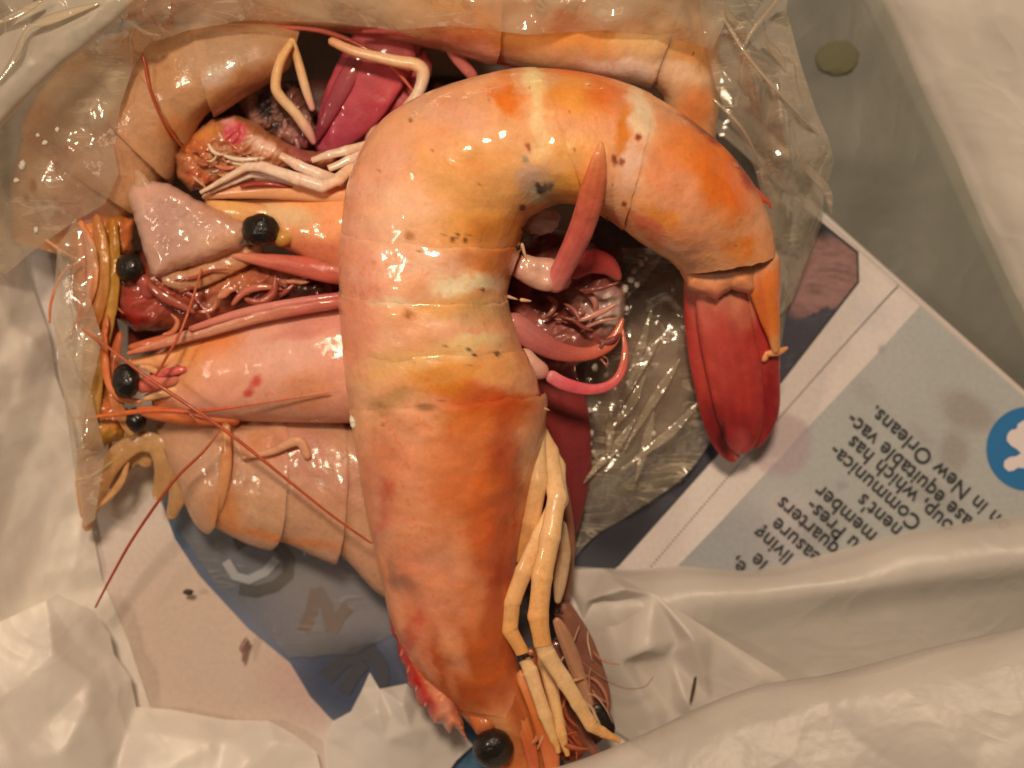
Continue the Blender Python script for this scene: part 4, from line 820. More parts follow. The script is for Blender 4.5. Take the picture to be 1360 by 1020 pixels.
# S2 greyish shells upper left
s2 = thing('shrimp', 'pale tan curled shrimp abdomen under the film in the upper left corner', 'shrimp', (240, 130, 80), GRP)
ST = [(400, 34, 384, 92, 132, 26), (350, 30, 366, 104, 136, 40), (290, 30, 310, 132, 136, 48), (228, 30, 268, 158, 128, 54), (160, 40, 244, 190, 116, 58), (90, 76, 222, 226, 104, 56), (40, 140, 196, 266, 92, 52), (16, 230, 150, 306, 80, 44), (16, 320, 100, 344, 66, 30)]
C2 = col((204, 152, 104), [(300, 70, 70, 30, -10, (196, 156, 118), .8), (330, 110, 50, 14, -30, (176, 112, 70), .8), (280, 140, 40, 14, -35, (180, 114, 64), .7), (290, 96, 30, 12, -30, (214, 186, 156), .6), (200, 100, 40, 60, 0, (200, 148, 100), .7), (190, 200, 60, 50, 0, (204, 150, 102), .8), (110, 200, 60, 90, 0, (190, 140, 106), .7), (230, 170, 24, 20, 0, (206, 130, 66), .7), (100, 280, 50, 40, 0, (186, 134, 106), .7)], 12, 5.)  # small pale patch paints the highlight on the upper bulge
body(s2, SHELL_THIN, ST, [0, 2.6, 4.0, 5.2, 6.4, 8], C2, flare=.05, seed=90, na=80)
tube('antenna', s2, HAIR, [(186, 66, 190, 2), (192, 84, 190, 3), (200, 120, 186, 3), (216, 158, 176, 2.6), (232, 182, 166, 2.2), (246, 200, 156, 1.6)], (160, 64, 26))
for p in ([(388, 55, 172, 5), (372, 82, 168, 7), (366, 112, 162, 7), (372, 128, 158, 7), (392, 150, 152, 7), (408, 172, 146, 7), (418, 192, 140, 3)], [(386, 50, 162, 5), (396, 82, 156, 6), (406, 118, 150, 6), (416, 148, 144, 4)]):
    tube('walking_leg', s2, LEGM, p, [(216, 160, 96), (222, 170, 110), (222, 176, 128), (206, 140, 120)], na=16, streak=.1)
piece = thing('shell_piece', 'glossy whitish translucent plate of shrimp shell leaning between two black eyes', 'shrimp shell', (250, 300, 120))
ST = [(176, 244, 216, 243, 150, 4), (169, 256, 248, 246, 156, 8), (174, 290, 290, 268, 160, 11), (186, 330, 322, 300, 160, 11), (198, 360, 326, 326, 154, 8), (208, 372, 312, 338, 148, 4)]
mass('shell_plate', piece, SHELL_PLATE, [(170, 258), (176, 246), (196, 240), (226, 244), (258, 264), (296, 280), (326, 296), (330, 312), (318, 330), (280, 346), (240, 358), (208, 370), (200, 364), (186, 318)], 142, 20, col((226, 174, 142), [(230, 300, 40, 60, 0, (196, 150, 124), .6), (290, 284, 36, 18, 20, (206, 150, 110), .7), (300, 320, 34, 12, -14, (208, 150, 98), .7), (184, 300, 10, 50, -12, (214, 174, 144), .7), (250, 345, 40, 8, -16, (214, 160, 116), .6)], 8, 4.), r=20, lump=3, size=34, seed=33, tilt=(.06, -.02))
add_glints(piece, [(230, 275, 16, 10, 14), (255, 305, 20, 12, 22), (280, 325, 20, 8, 16), (205, 260, 14, 5, 8)], lambda x, y: 169 + .06 * (x - 250), 9)
tube('shell_point', piece, SHELL_THIN, [(195, 262, 150, 16, 5), (186, 236, 148, 8, 4), (180, 226, 146, 2, 2)], (196, 150, 110), na=16)
tube('shell_flap', piece, SHELL_THIN, [(214, 366, 140, 10, 4), (250, 372, 140, 14, 5), (300, 350, 138, 16, 5), (350, 330, 134, 10, 4)], [(200, 140, 100), (206, 140, 90), (196, 120, 74)], na=18, wob=3, streak=.2)

# S3 purple-pink tail fan
s3 = thing('shrimp', 'shrimp with a big purplish pink tail fan pointing down left', 'shrimp', (500, 120, 100), GRP)
body(s3, SHELL_WET, [(470, 10, 600, 30, 100, 34), (484, 34, 570, 52, 104, 32), (470, 70, 552, 84, 104, 26)], [0, 1, 2], col((190, 96, 78)), seed=96, na=60)
for p, c, sd in (([(528, 30, 124, 44, 10), (500, 84, 130, 46, 10), (470, 136, 126, 42, 9), (442, 180, 118, 26, 7), (424, 206, 110, 8, 4)], [(186, 92, 80), (180, 70, 68), (172, 60, 66), (164, 60, 70), (150, 54, 64)], 3),
              ([(556, 60, 112, 26, 10), (534, 110, 112, 32, 10), (500, 158, 108, 28, 9), (466, 190, 102, 18, 6), (436, 206, 98, 6, 4)], [(180, 86, 74), (176, 66, 62), (168, 56, 60), (166, 70, 76), (150, 60, 66)], 6)):
    tube('uropod', s3, SHELL_WET, p, c, na=36, streak=.28, keel=.12, wob=3, seed=sd)
tube('telson', s3, SHELL_WET, [(486, 60, 134, 12, 5), (458, 110, 136, 13, 5), (432, 160, 130, 9, 4), (416, 192, 122, 3, 3)], [(150, 64, 58), (140, 50, 56), (120, 44, 52)], na=20, streak=.2)

# S4 head with eye, belly up, upper middle left
s4 = thing('shrimp', 'shrimp head facing left, belly up with white legs above its black eye', 'shrimp', (400, 300, 110), GRP)
ST = [(300, 300, 300, 262, 120, 14), (330, 322, 320, 256, 124, 28), (380, 336, 372, 252, 128, 38), (440, 366, 432, 246, 128, 46), (520, 380, 510, 236, 122, 48)]
loft('carapace', s4, SHELL_WET, ST, 0, 4, col((222, 152, 98), [(400, 262, 70, 16, 0, (222, 150, 80), .7), (380, 285, 50, 14, 8, (214, 176, 124), .8), (420, 335, 50, 20, 0, (206, 120, 84), .8), (440, 290, 30, 24, 0, (228, 160, 108), .7), (320, 290, 30, 20, 0, (214, 150, 80), .8)], 8, 3.), 60, 60, flare=0, start=.8, lump=4)
for p, c in (([(268, 262, 146, 3, 3), (310, 254, 152, 10, 6), (370, 252, 160, 13, 8), (440, 258, 160, 12, 8), (480, 262, 150, 10, 6)], [(206, 140, 90), (222, 150, 96), (226, 156, 100), (222, 156, 110)]),
             ([(272, 266, 140, 3, 3), (300, 278, 146, 12, 6), (340, 284, 150, 14, 7), (390, 290, 146, 12, 6)], [(206, 140, 80), (220, 160, 90), (214, 150, 90), (220, 170, 120)]),
             ([(320, 246, 150, 3, 3), (350, 240, 152, 6, 4), (400, 244, 152, 6, 4), (430, 252, 146, 3, 3)], [(190, 80, 60), (180, 70, 60), (190, 80, 60)])):
    tube('antennal_scale', s4, SHELL, p, c, na=20, streak=.2)
tube('rostrum', s4, SHELL, [(300, 338, 138, 3, 3), (340, 344, 146, 8, 6), (390, 352, 150, 13, 9), (450, 362, 150, 16, 10), (500, 366, 140, 14, 10)], [(206, 130, 90), (196, 100, 74), (184, 88, 66), (176, 80, 60)], na=20, streak=.4, wob=3)
tube('antennal_scale', s4, SHELL, [(360, 322, 140, 6, 5), (400, 318, 146, 8, 6), (460, 316, 146, 8, 6)], [(214, 150, 110), (226, 160, 130), (222, 150, 116)], na=16, streak=.15)
ball('eye', s4, EYE, (345, 305, 162), (25, 22), 19, seed=5, lump=.12, n=30)
tube('eyestalk', s4, SHELL, [(362, 318, 158, 14, 11), (378, 314, 156, 13, 10), (400, 306, 148, 8, 8)], [(150, 104, 50), (196, 140, 66), (214, 170, 116)], na=16, wob=4, streak=.3)
WL = [(220, 172, 132), (228, 186, 150), (230, 190, 154), (224, 174, 126)]
for p in ([(266, 256, 164, 2.5), (301, 236, 172, 4.5), (329, 221, 178, 6), (350, 222, 182, 7.5), (395, 238, 184, 8.5), (428, 247, 182, 9), (450, 238, 176, 8.5), (480, 212, 160, 8)],
          [(278, 256, 158, 2), (310, 241, 164, 4), (336, 231, 168, 5), (380, 240, 166, 5), (420, 252, 160, 5)],
          [(372, 206, 178, 5), (395, 219, 182, 7.5), (424, 232, 182, 8), (446, 238, 176, 7)],
          [(414, 213, 170, 4), (436, 206, 172, 6), (460, 200, 168, 6.5), (496, 190, 154, 6)],
          [(436, 224, 172, 5), (466, 211, 168, 6), (500, 196, 150, 6)],
          [(300, 244, 152, 2), (340, 236, 158, 3.5), (390, 246, 156, 3.5)]):
    leg('walking_leg', s4, LEGM, p, WL, na=14, seed=p[0][0] + p[0][1])
mass('mouth', s4, SHELL_WET, [(232, 206), (252, 178), (282, 158), (312, 152), (336, 160), (360, 178), (400, 198), (450, 206), (440, 226), (390, 226), (330, 234), (290, 250), (252, 254), (236, 236)], 122, 30, col((176, 112, 70), [(312, 176, 17, 18, 25, (196, 84, 84), .95, .25), (304, 162, 9, 8, 0, (214, 150, 130), .8), (350, 194, 26, 9, 25, (220, 178, 146), .9), (290, 205, 16, 8, 0, (214, 176, 136), .7), (260, 200, 20, 26, 0, (186, 104, 48), .8), (276, 176, 18, 10, -20, (200, 130, 62), .8), (265, 236, 24, 10, 20, (190, 96, 60), .7), (330, 212, 30, 7, 10, (130, 84, 60), .7), (400, 205, 30, 9, 15, (160, 86, 80), .8), (285, 226, 10, 8, 0, (120, 66, 40), .6), (310, 225, 14, 5, -20, (220, 180, 140), .7)], 6, 4.), r=22, lump=9, size=17, seed=23, step=2.5)
mass('cavity_fill', s4, SHELL_WET, [(306, 118), (346, 100), (392, 112), (424, 150), (428, 196), (400, 206), (360, 190), (330, 170)], 96, 24, col((120, 78, 60), [(352, 140, 12, 26, 10, (22, 12, 12), .95), (328, 130, 14, 12, 0, (150, 104, 78), .7), (388, 176, 22, 14, 20, (150, 96, 80), .8), (366, 168, 10, 8, 0, (40, 20, 20), .8), (408, 186, 16, 10, 0, (130, 52, 58), .8), (380, 130, 26, 18, 0, (112, 62, 46), .7), (340, 160, 14, 8, 30, (160, 110, 86), .7)], 7, 8.), r=20, lump=10, size=16, seed=25, step=2.5)  # lumpy filler in the cavity, its darkness painted as near-black patches
tube('mouthpart', s4, SHELL_WET, [(318, 248, 166, 2, 2), (350, 244, 170, 4, 3), (394, 250, 166, 2, 2)], (150, 50, 36), na=12)
for p in ([(276, 190, 164, 2), (284, 202, 166, 3), (296, 206, 164, 2)], [(296, 206, 162, 2), (318, 212, 164, 3.4), (352, 210, 162, 2)], [(300, 214, 160, 2), (330, 220, 162, 2.6), (356, 216, 158, 1.6)]):
    tube('feeler', s4, LEGM, p, (222, 186, 146), na=10)
frill('feeler', s4, LEGM, (250, 184, 320, 236), 22, [(190, 120, 66), (206, 160, 116), (160, 84, 50), (196, 104, 70)], 3, L=(18, 50), w=(1, 4), ang=15, z=(150, 168))
frill('feeler', s4, LEGM, (330, 130, 400, 190), 6, [(120, 72, 58), (150, 96, 78), (90, 50, 40)], 4, L=(20, 50), w=(2, 6), ang=40, z=(112, 130))

# S5 head facing left with pale carapace
s5 = thing('shrimp', 'shrimp head facing left with smooth pale carapace and black eye crossed by an antenna', 'shrimp', (330, 480, 100), GRP)
ST = [(196, 474, 200, 548, 96, 22), (224, 448, 222, 556, 104, 38), (262, 430, 256, 560, 110, 50), (330, 412, 320, 562, 114, 58), (400, 402, 396, 562, 116, 62), (470, 396, 470, 560, 112, 62), (560, 396, 560, 556, 106, 58)]
loft('carapace', s5, SHELL, ST, .2, 6, col((214, 154, 120), [(285, 462, 44, 22, -20, (212, 124, 50), .85), (250, 484, 24, 40, 0, (214, 144, 76), .8), (370, 470, 70, 40, 0, (216, 164, 134), .7), (420, 430, 50, 20, -8, (206, 140, 116), .7), (300, 500, 60, 40, 0, (222, 158, 120), .7), (410, 520, 40, 30, 0, (210, 142, 96), .6), (341, 506, 7, 8, 20, (196, 70, 60), .9, .5), (330, 522, 8, 6, -20, (192, 76, 66), .9, .5), (334, 512, 4, 6, 0, (200, 90, 76), .6, .5), (215, 540, 30, 14, 0, (206, 120, 60), .6), (390, 445, 40, 8, -8, (196, 120, 100), .5)], 10, 6.), 110, 90, flare=.01, start=.9, lump=4, seed=4)
tube('rostrum', s5, SHELL, [(168, 470, 146, 3, 3), (210, 458, 152, 6, 5), (270, 440, 162, 9, 7), (340, 420, 170, 10, 8), (400, 408, 172, 10, 8), (470, 398, 168, 9, 8)], [(196, 106, 64), (200, 126, 92), (206, 138, 102), (194, 110, 84), (180, 92, 72)], na=20, streak=.4, wob=3)
tube('rostrum_crest', s5, SHELL, [(250, 438, 168, 4, 3), (320, 416, 174, 6, 4), (390, 402, 176, 6, 4), (460, 392, 172, 5, 4)], [(196, 106, 80), (206, 126, 104), (180, 84, 76)], na=14, streak=.2)
ball('eye', s5, EYE, (167, 506, 148), (19, 23), 16, seed=7, lump=.12, n=30)
tube('eyestalk', s5, SHELL, [(180, 514, 144, 10, 9), (206, 508, 144, 11, 9), (240, 500, 140, 10, 9)], [(190, 90, 70), (206, 100, 76), (212, 130, 90)], na=16, streak=.2)
for p, c in (([(190, 530, 132, 4, 4), (220, 520, 138, 8, 5), (260, 516, 136, 7, 5)], (220, 160, 104)), ([(170, 480, 126, 4, 4), (206, 480, 132, 10, 6), (250, 470, 136, 10, 6)], (222, 150, 92)), ([(170, 462, 120, 4, 4), (220, 452, 126, 8, 5), (270, 446, 130, 6, 5)], (190, 96, 56)), ([(180, 545, 120, 6, 5), (240, 552, 124, 12, 6), (320, 556, 124, 10, 6)], (206, 110, 58)),
             ([(206, 500, 148, 3, 3), (226, 494, 152, 6, 4), (250, 490, 150, 4, 3)], (206, 90, 76))):
    tube('antennal_scale', s5, SHELL, p, c, na=16, streak=.2)
AC = [(180, 96, 56), (176, 84, 48), (170, 76, 42), (160, 70, 38)]
tube('antenna', s5, HAIR, [(102, 432, 158, 2), (150, 466, 176, 2.6), (200, 504, 186, 3.2), (250, 538, 186, 3.2), (310, 580, 182, 3), (380, 636, 176, 2.6), (440, 684, 170, 2.2), (494, 722, 164, 1.8)], AC)
tube('antenna', s5, HAIR, [(292, 572, 178, 1.6), (270, 600, 176, 2.4), (230, 640, 160, 2.6), (180, 710, 130, 2.6), (150, 762, 110, 2.4), (126, 808, 96, 1.8)], [(170, 90, 50), (160, 70, 36), (156, 56, 24), (150, 52, 22)])
tube('antenna', s5, HAIR, [(94, 556, 120, 2), (140, 552, 140, 3.6), (200, 545, 160, 4.6), (260, 546, 172, 3.6), (330, 538, 176, 2.2), (440, 520, 180, 1.4)], [(206, 110, 46), (206, 104, 50), (200, 90, 50), (196, 90, 56), (206, 130, 90)])
tube('antenna', s5, HAIR, [(268, 356, 150, 2), (258, 390, 170, 2.4), (240, 440, 182, 2.6), (218, 480, 186, 2.4), (206, 500, 184, 2)], AC)

# S6 red head with eye, standing upright at the left
s6 = thing('shrimp', 'shrimp head with red mouth, half covered eye and orange feelers left of the heap', 'shrimp', (180, 380, 90), GRP)
mass('carapace', s6, SHELL_WET, [(146, 372), (168, 352), (210, 344), (262, 348), (330, 336), (400, 350), (450, 360), (450, 410), (380, 412), (300, 424), (240, 440), (180, 440), (152, 420)], 92, 36, col((148, 74, 46), [(190, 400, 34, 26, 0, (158, 66, 50), .9), (175, 425, 24, 12, 0, (160, 40, 28), .8), (225, 385, 34, 18, -10, (182, 92, 62), .8), (240, 412, 30, 10, -15, (120, 44, 30), .8), (228, 398, 8, 5, -30, (40, 20, 16), .9), (300, 370, 50, 22, 0, (190, 116, 70), .8), (330, 400, 40, 14, 0, (88, 34, 26), .85), (390, 390, 40, 14, 0, (60, 24, 20), .85), (370, 366, 40, 12, 0, (156, 84, 58), .7), (290, 400, 20, 8, -20, (190, 130, 96), .7), (420, 385, 30, 20, 0, (50, 22, 18), .8)], 8, 2.), r=30, lump=8, size=26, seed=28)  # darkest patches at the right paint the shaded gap there
mass('gill_cover', s6, LEGM, [(92, 300), (108, 288), (150, 282), (180, 290), (178, 336), (160, 352), (152, 400), (160, 450), (150, 520), (176, 548), (166, 580), (120, 600), (104, 560), (108, 500), (112, 440), (96, 400)], 92, 28, col((176, 110, 54), [(116, 345, 13, 56, 0, (218, 146, 92), .9), (130, 310, 5, 40, 5, (170, 76, 36), .8), (146, 330, 12, 40, 0, (180, 120, 44), .9), (168, 310, 9, 26, 0, (206, 116, 66), .8), (158, 350, 8, 16, 0, (80, 34, 20), .8), (132, 420, 16, 40, 0, (206, 136, 48), .9), (150, 400, 6, 40, 0, (150, 66, 36), .8), (130, 455, 14, 16, 0, (220, 156, 62), .8), (122, 520, 18, 40, 0, (176, 124, 62), .8), (150, 540, 16, 18, 0, (204, 110, 60), .8), (140, 580, 26, 16, 0, (190, 140, 60), .8)], 7, 2.), r=22, lump=8, size=22, seed=29)
ball('eye', s6, EYE, (172, 355, 138), (19, 20), 18, seed=9)
tube('eyestalk', s6, SHELL_WET, [(184, 366, 138, 8, 5), (194, 378, 134, 10, 6), (202, 398, 126, 9, 6)], [(130, 56, 46), (170, 78, 62), (150, 62, 46)], na=16, wob=4, streak=.3)
for p, c in (([(106, 292, 138, 3, 3), (118, 326, 144, 9, 3), (121, 370, 146, 10, 3), (113, 410, 140, 6, 3), (101, 436, 132, 2, 2)], [(206, 110, 56), (222, 146, 92), (220, 142, 88), (196, 88, 48)]),
             ([(140, 430, 136, 3, 3), (139, 470, 140, 5, 3), (144, 508, 138, 5, 3), (160, 528, 134, 5, 3), (190, 534, 130, 3, 3)], [(190, 90, 46), (206, 110, 56), (210, 116, 66), (212, 134, 76)])):
    tube('antennal_scale', s6, SHELL, p, c, na=20, streak=.25, wob=2, seed=p[0][0])
for p, c in (([(128, 284, 134, 4, 2), (134, 330, 138, 11, 3), (132, 390, 138, 12, 3), (124, 440, 134, 6, 2)], [(196, 120, 60), (206, 140, 70), (190, 104, 50)]),
             ([(150, 290, 130, 5, 2), (152, 340, 134, 8, 3), (148, 400, 132, 9, 3), (138, 470, 128, 5, 2)], [(180, 116, 40), (196, 136, 52), (206, 150, 70)]),
             ([(120, 430, 128, 5, 2), (126, 480, 130, 11, 3), (122, 540, 126, 12, 3), (116, 590, 118, 6, 2)], [(206, 150, 70), (200, 144, 66), (186, 136, 80)]),
             ([(160, 440, 126, 4, 2), (150, 490, 128, 8, 3), (156, 540, 122, 9, 3), (176, 580, 114, 4, 2)], [(196, 96, 50), (206, 116, 66), (206, 150, 90)])):
    tube('antennal_scale', s6, SHELL_THIN, p, c, na=20, streak=.3, wob=3, keel=.4, seed=p[0][0])
tube('antenna', s6, HAIR, [(110, 346, 136, 2), (84, 362, 128, 2.6), (68, 400, 116, 2.6), (66, 430, 108, 2)], [(206, 120, 76), (206, 110, 66), (200, 110, 70)])
tube('antenna', s6, HAIR, [(60, 318, 120, 2), (84, 334, 128, 2.4), (112, 350, 136, 2)], (206, 140, 96))
tube('antenna', s6, HAIR, [(104, 298, 150, 2), (112, 340, 152, 3), (108, 400, 150, 2.6), (94, 452, 142, 2)], (196, 90, 50))

frill('feeler', s6, LEGM, (110, 330, 150, 520), 5, [(206, 130, 56), (190, 96, 46), (216, 150, 80), (176, 80, 40)], 15, L=(40, 110), w=(1, 3.5), ang=92, z=(124, 140))
frill('feeler', s6, SHELL_WET, (190, 360, 400, 415), 16, [(150, 66, 44), (180, 96, 66), (110, 44, 32), (196, 120, 80)], 16, L=(30, 90), w=(2, 7), ang=-12, z=(122, 150))
frill('feeler', s5, LEGM, (176, 440, 250, 545), 9, [(190, 104, 64), (206, 140, 88), (166, 76, 50)], 17, L=(30, 80), w=(1.2, 5), ang=4, z=(130, 156))

# S7 shrimp at the bottom of the heap
s7 = thing('shrimp', 'peach coloured shrimp at the lower edge of the heap with overlapping abdomen shells', 'shrimp', (350, 640, 60), GRP)
ST = [(196, 560, 214, 600, 76, 14), (226, 552, 234, 640, 80, 30), (270, 545, 262, 690, 82, 40), (330, 545, 320, 712, 84, 44), (400, 550, 390, 724, 86, 46), (460, 560, 450, 740, 84, 46), (520, 575, 500, 778, 80, 42), (590, 590, 560, 800, 70, 36)]
C7 = col((206, 156, 116), [(300, 600, 60, 40, 0, (206, 158, 120), .7), (300, 680, 24, 30, 0, (216, 142, 80), .8), (360, 590, 60, 24, 0, (222, 150, 100), .7), (290, 560, 40, 14, 0, (206, 120, 70), .6), (400, 600, 40, 40, 0, (206, 144, 116), .7), (380, 680, 50, 30, 0, (212, 164, 122), .7), (460, 740, 40, 26, 0, (214, 160, 120), .7), (440, 640, 50, 40, 0, (204, 146, 112), .7), (395, 720, 60, 6, 6, (220, 136, 72), .7), (330, 706, 50, 6, 10, (222, 140, 74), .7)], 10, 7.)
body(s7, SHELL_THIN, ST, [.6, 2.3, 3.6, 4.9, 7], C7, flare=.045, bow=.22, lump=4, seed=120, na=80)
tube('carapace_edge', s7, SHELL_THIN, [(300, 560, 132, 6, 4), (300, 620, 134, 8, 4), (290, 670, 120, 8, 4), (278, 690, 100, 4, 3)], (222, 150, 92), na=14)
tube('carapace_edge', s7, SHELL_THIN, [(320, 608, 136, 3, 3), (360, 600, 138, 5, 3), (396, 586, 138, 7, 4), (410, 610, 136, 5, 3)], (222, 160, 112), na=14)
ball('eye', s7, EYE, (180, 558, 112), (15, 17), 15, seed=11)
for p in ([(114, 706, 64, 6, 2), (126, 660, 78, 12, 3), (148, 615, 90, 14, 3), (180, 588, 98, 14, 3), (208, 592, 98, 14, 3), (218, 624, 92, 13, 3), (208, 664, 80, 8, 2)],
          [(112, 690, 56, 5, 2), (114, 640, 64, 14, 3), (122, 594, 72, 16, 3), (150, 566, 78, 14, 3), (190, 560, 80, 10, 3)],
          [(146, 650, 62, 6, 2), (160, 625, 70, 10, 2), (182, 606, 78, 10, 2), (200, 618, 76, 9, 2)],
          [(226, 580, 100, 14, 4), (240, 610, 96, 18, 4), (238, 650, 84, 14, 3), (226, 690, 66, 6, 2)]):
    tube('walking_leg', s7, SHELL_CLEAR, p, [(186, 126, 74), (206, 152, 92), (210, 158, 98), (202, 146, 88)], na=22, streak=.2, wob=4, keel=.3, seed=p[0][1])
tube('walking_leg', s7, LEGM, [(118, 556, 92, 10, 6), (146, 566, 96, 16, 7), (176, 572, 98, 12, 6)], [(206, 150, 60), (200, 146, 56), (206, 160, 90)], na=16, wob=2)

# S8 dark red tail under the head legs, seen through the film
s8 = thing('shrimp', 'dark red shrimp tail under the film beside the legs of the big shrimp', 'shrimp', (752, 600, 40), GRP)
tube('uropod', s8, SHELL_WET, [(720, 470, 90, 30, 16), (744, 540, 84, 36, 14), (756, 620, 70, 30, 12), (756, 690, 56, 16, 8), (752, 730, 46, 5, 4)], [(150, 66, 50), (132, 46, 40), (120, 40, 38), (110, 40, 36), (90, 34, 32)], na=30, streak=.3)
tube('uropod', s8, SHELL_WET, [(700, 500, 78, 24, 12), (722, 580, 72, 28, 12), (736, 660, 60, 24, 9), (744, 720, 46, 6, 4)], [(150, 76, 56), (130, 56, 46), (110, 44, 40)], na=26, streak=.3)
frill('feeler', s7, LEGM, (116, 580, 200, 640), 4, [(196, 140, 84), (206, 156, 100), (180, 116, 64)], 18, L=(30, 90), w=(1.5, 6), ang=110, z=(60, 96))
body(s8, SHELL, [(620, 430, 800, 420, 80, 36), (640, 380, 820, 370, 84, 40), (640, 320, 830, 330, 80, 40)], [0, 1, 2], col((104, 54, 44), [(820, 400, 40, 40, 0, (120, 84, 66), .6)]), seed=130, na=60)

# ---------------------------------------------------------------- film over the heap
def film_part(name, m, rows, seed, amp=8, size=55, ridg=3, fine=.4, nu=150, nv=120, fac=12): return sheet(name, clear, m, rows, nu, nv, amp=amp, size=size, fine=fine, seed=seed, ridg=ridg, fac=fac, fsize=size)
facets('film_flap', clear, FILM_WALL, [(920, -60, 190), (1060, -60, 150), (1044, 10, 160), (1062, 80, 130), (1084, 148, 112), (1101, 186, 92), (1108, 214, 70), (1094, 260, 60), (1092, 296, 44), (1070, 350, 50), (1052, 400, 40), (1034, 420, 60), (1030, 330, 96), (1002, 222, 140), (984, 196, 150), (952, 120, 172), (934, 46, 182),
        (1008, 4, 214), (986, 38, 222), (992, 60, 206), (980, 112, 190), (1000, 98, 222), (1032, 100, 190), (1040, 160, 196), (1016, 170, 166), (1064, 168, 150), (1050, 206, 168), (1082, 200, 120), (1040, 250, 118), (1062, 260, 104), (1050, 320, 92), (1090, 210, 104)], 17, div=9, noise=2.8, soft=1, seed=4.)
facets('film_flap', clear, FILM_WALL, [(-80, -80, 240), (230, -80, 260), (226, 20, 236), (214, 52, 206), (196, 58, 204), (176, 92, 190), (160, 140, 172), (150, 190, 166), (158, 230, 158), (140, 270, 146), (90, 300, 132), (40, 336, 118), (0, 372, 110), (-80, 420, 130),
        (24, 62, 246), (40, 34, 262), (90, 4, 246), (130, 20, 250), (150, 14, 262), (176, 36, 240), (90, 60, 216), (60, 110, 210), (110, 120, 190), (20, 140, 200), (84, 190, 174), (130, 200, 170), (30, 220, 168), (60, 260, 150), (0, 300, 140), (-30, 180, 200)], 14, div=10, noise=2.8, soft=1, seed=14.)
film_part('film_flap', FILM_SHEEN, [[(790, 340, 60), (830, 330, 84), (900, 330, 90), (1050, 330, 60)], [(780, 430, 60), (840, 430, 86), (910, 430, 80), (1044, 420, 44)], [(775, 520, 56), (840, 520, 80), (910, 520, 66), (1020, 500, 34)], [(770, 600, 50), (820, 600, 70), (870, 600, 60), (950, 580, 34)], [(758, 680, 44), (785, 660, 56), (830, 640, 46), (900, 640, 34)], [(750, 752, 34), (762, 742, 36), (772, 730, 32), (784, 716, 28)]], 163, fac=16, amp=8, size=52)
for p in ([(1040, -10, 205, 3), (1000, 40, 215, 3.2), (990, 60, 212, 2)], [(960, 20, 205, 2.5), (990, 70, 215, 3), (1040, 130, 200, 2.5), (1096, 190, 90, 2)], [(946, 130, 180, 2.2), (985, 170, 180, 2.4), (1010, 220, 150, 2)], [(1096, 186, 92, 2), (1088, 212, 90, 2), (1100, 206, 84, 1.6)], [(772, 540, 60, 3), (776, 600, 58, 2.4), (766, 680, 52, 2), (752, 750, 40, 2)]):
    tube('crease_glint', clear, FILM_GLINT, p, (200, 190, 170), na=10)  # pale strips added along creases to stand for bright glints
for p in ([(-6, 32, 276, 2, .8), (30, 15, 283, 6, 1), (56, 0, 283, 2, .8)], [(-5, 112, 276, 2, .8), (20, 78, 282, 6, 1), (36, 40, 283, 3, .8), (70, 25, 283, 7, 1), (132, 4, 280, 2, .8)], [(150, 12, 246, 2), (170, 28, 244, 2.6), (194, 44, 230, 3), (214, 48, 214, 2)]):
    tube('crease_glint', clear, FILM_GLINT, p, (200, 190, 170), na=10)

facets('film_flap', clear, FILM_WALL, [(170, -80, 262), (980, -80, 250), (968, 20, 216), (946, 66, 196), (880, 48, 208), (800, 40, 216), (700, 46, 216), (600, 34, 212), (520, 40, 206), (440, 30, 204), (330, 26, 200), (250, 40, 198), (206, 56, 206), (190, 20, 240),
        (240, 0, 236), (300, -20, 226), (350, 6, 222), (410, -30, 230), (470, 10, 222), (540, -20, 232), (620, 0, 234), (680, -30, 240), (740, 6, 240), (820, -20, 238), (880, 10, 230), (930, -10, 232)], 14, div=10, noise=2.8, soft=1, seed=24.)
facets('film_flap', clear, FILM_WALL, [(70, 420, 146), (76, 330, 150), (100, 290, 160), (128, 330, 164), (118, 390, 166), (136, 450, 160), (120, 520, 152), (140, 600, 130), (126, 690, 90), (112, 700, 70), (98, 620, 90), (84, 520, 120),
        (90, 400, 166), (100, 500, 160), (110, 600, 140), (105, 450, 164), (100, 350, 168)], 12, div=9, noise=2.4, soft=1, seed=34.)
rc2 = np.random.RandomState(5)  # more pale strips, imitating glossy streaks across the film
for i in range(9):
    y0 = rc2.uniform(-10, 230); x0 = 950 + y0 * .25 + rc2.uniform(0, 60); l = rc2.uniform(40, 120); z0 = 226 - y0 * .45
    P = [(x0 + l * f * (.42 + .2 * rc2.normal() * f), y0 + l * f * .9, z0 - l * f * .45, (1, 5, 6, 1)[k], .9) for k, f in enumerate((0, .33, .66, 1))]
    tube('crease_glint', clear, FILM_SHEEN, P, (200, 190, 170), na=8, wob=3)
for i in range(11):
    x0, y0 = rc2.uniform(770, 850), rc2.uniform(430, 650); l = rc2.uniform(60, 140); a = math.radians(-52 + 16 * rc2.normal())
    P = [(x0 + math.cos(a) * l * f, y0 + math.sin(a) * l * f + 6 * rc2.normal() * f, 104 - .10 * (y0 - 420), (1, 5, 7, 1.5)[k], .9) for k, f in enumerate((0, .33, .66, 1))]
    tube('crease_glint', clear, FILM_SHEEN, P, (200, 190, 170), na=8, wob=4)

add_glints(clear, [(206, 50, 8, 5, 16), (196, 60, 5, 3, 8), (1000, 55, 6, 5, 10), (1096, 200, 5, 10, 10), (60, 250, 30, 50, 24), (30, 200, 20, 40, 14)], lambda x, y: 236 if x < 300 and y < 100 else (226 - .42 * max(0, y - 60) if x > 900 else 214 - .2 * (y - 150)), 12)
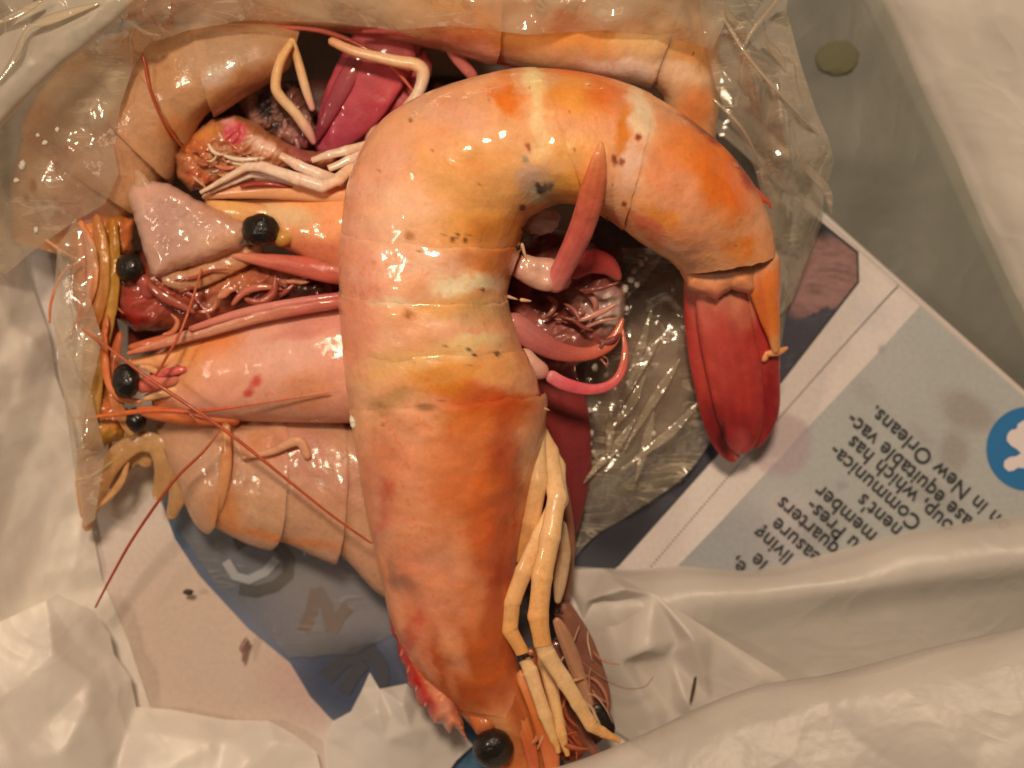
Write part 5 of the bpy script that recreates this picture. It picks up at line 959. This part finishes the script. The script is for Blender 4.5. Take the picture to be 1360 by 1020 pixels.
# ---------------------------------------------------------------- crumbs
k = 0
rc = np.random.RandomState(11)
for (x, y, r, z) in [(783, 545, 7, 70), (780, 560, 6, 70), (786, 575, 6, 68), (781, 590, 7, 66), (776, 605, 6, 62), (788, 600, 4, 64), (842, 360, 6, 120), (852, 350, 5, 122), (858, 344, 4, 122), (838, 372, 7, 118), (830, 384, 6, 116), (846, 378, 5, 118), (832, 410, 5, 110), (822, 428, 5, 108), (790, 488, 8, 100), (804, 496, 6, 100), (864, 470, 4, 108), (868, 576, 6, 70), (60, 190, 6, 200), (50, 180, 4, 202), (76, 172, 4, 204), (30, 220, 8, 192), (48, 306, 5, 160), (22, 240, 5, 180)]:
    o = ball('crumb', None, CRUMB, (x, y, z + 10), (r * rc.uniform(.5, .8), r * rc.uniform(.6, 1)), r * .5, n=7, lump=.6, seed=rc.uniform(0, 50), color=(210, 200, 180))
    tag(o, 'tiny white scrap on the clear film in the upper left corner' if x < 100 else ('tiny white scrap in a line beside the dark red tail under film' if x < 791 and y > 540 else 'tiny white scrap on the clear film near the pink swimmerets'), 'crumb', 'white scraps on the clear film')
o = ball('herb_scrap', None, GRIT, (250, 786, 34), (7, 4), 4, n=8, lump=.5, color=(80, 70, 30)); tag(o, 'small dark green speck lying on the pinkish newspaper', 'scrap')
o = tube('brown_sliver', None, GRIT, [(924, 898, 84, 2), (921, 915, 84, 2.4), (917, 934, 82, 1.6)], (96, 60, 30)); tag(o, 'short brown sliver lying in a fold of the white bag', 'scrap')
o = tube('fine_thread', None, HAIR, [(760, 868, 120, .8), (800, 900, 120, 1), (830, 914, 118, 1), (856, 912, 116, 1), (868, 898, 116, .7)], (150, 110, 80)); tag(o, 'thin curved brown feeler lying across the white bag folds', 'scrap')
o = tube('curled_scrap', None, SHELL_THIN, [(320, 866, 30, 5), (328, 850, 30, 4), (322, 880, 30, 2)], (150, 110, 90)); tag(o, 'small curled brown scrap beside the blue masthead print', 'scrap')
o = ball('amber_bead', None, plain('amber', alb((100, 88, 56)), .8), (1112, 76, -56), (28, 24), 5, color=(110, 90, 40), lump=.2); tag(o, 'dull yellow round blob on the grey part of the bag near the top edge', 'scrap')
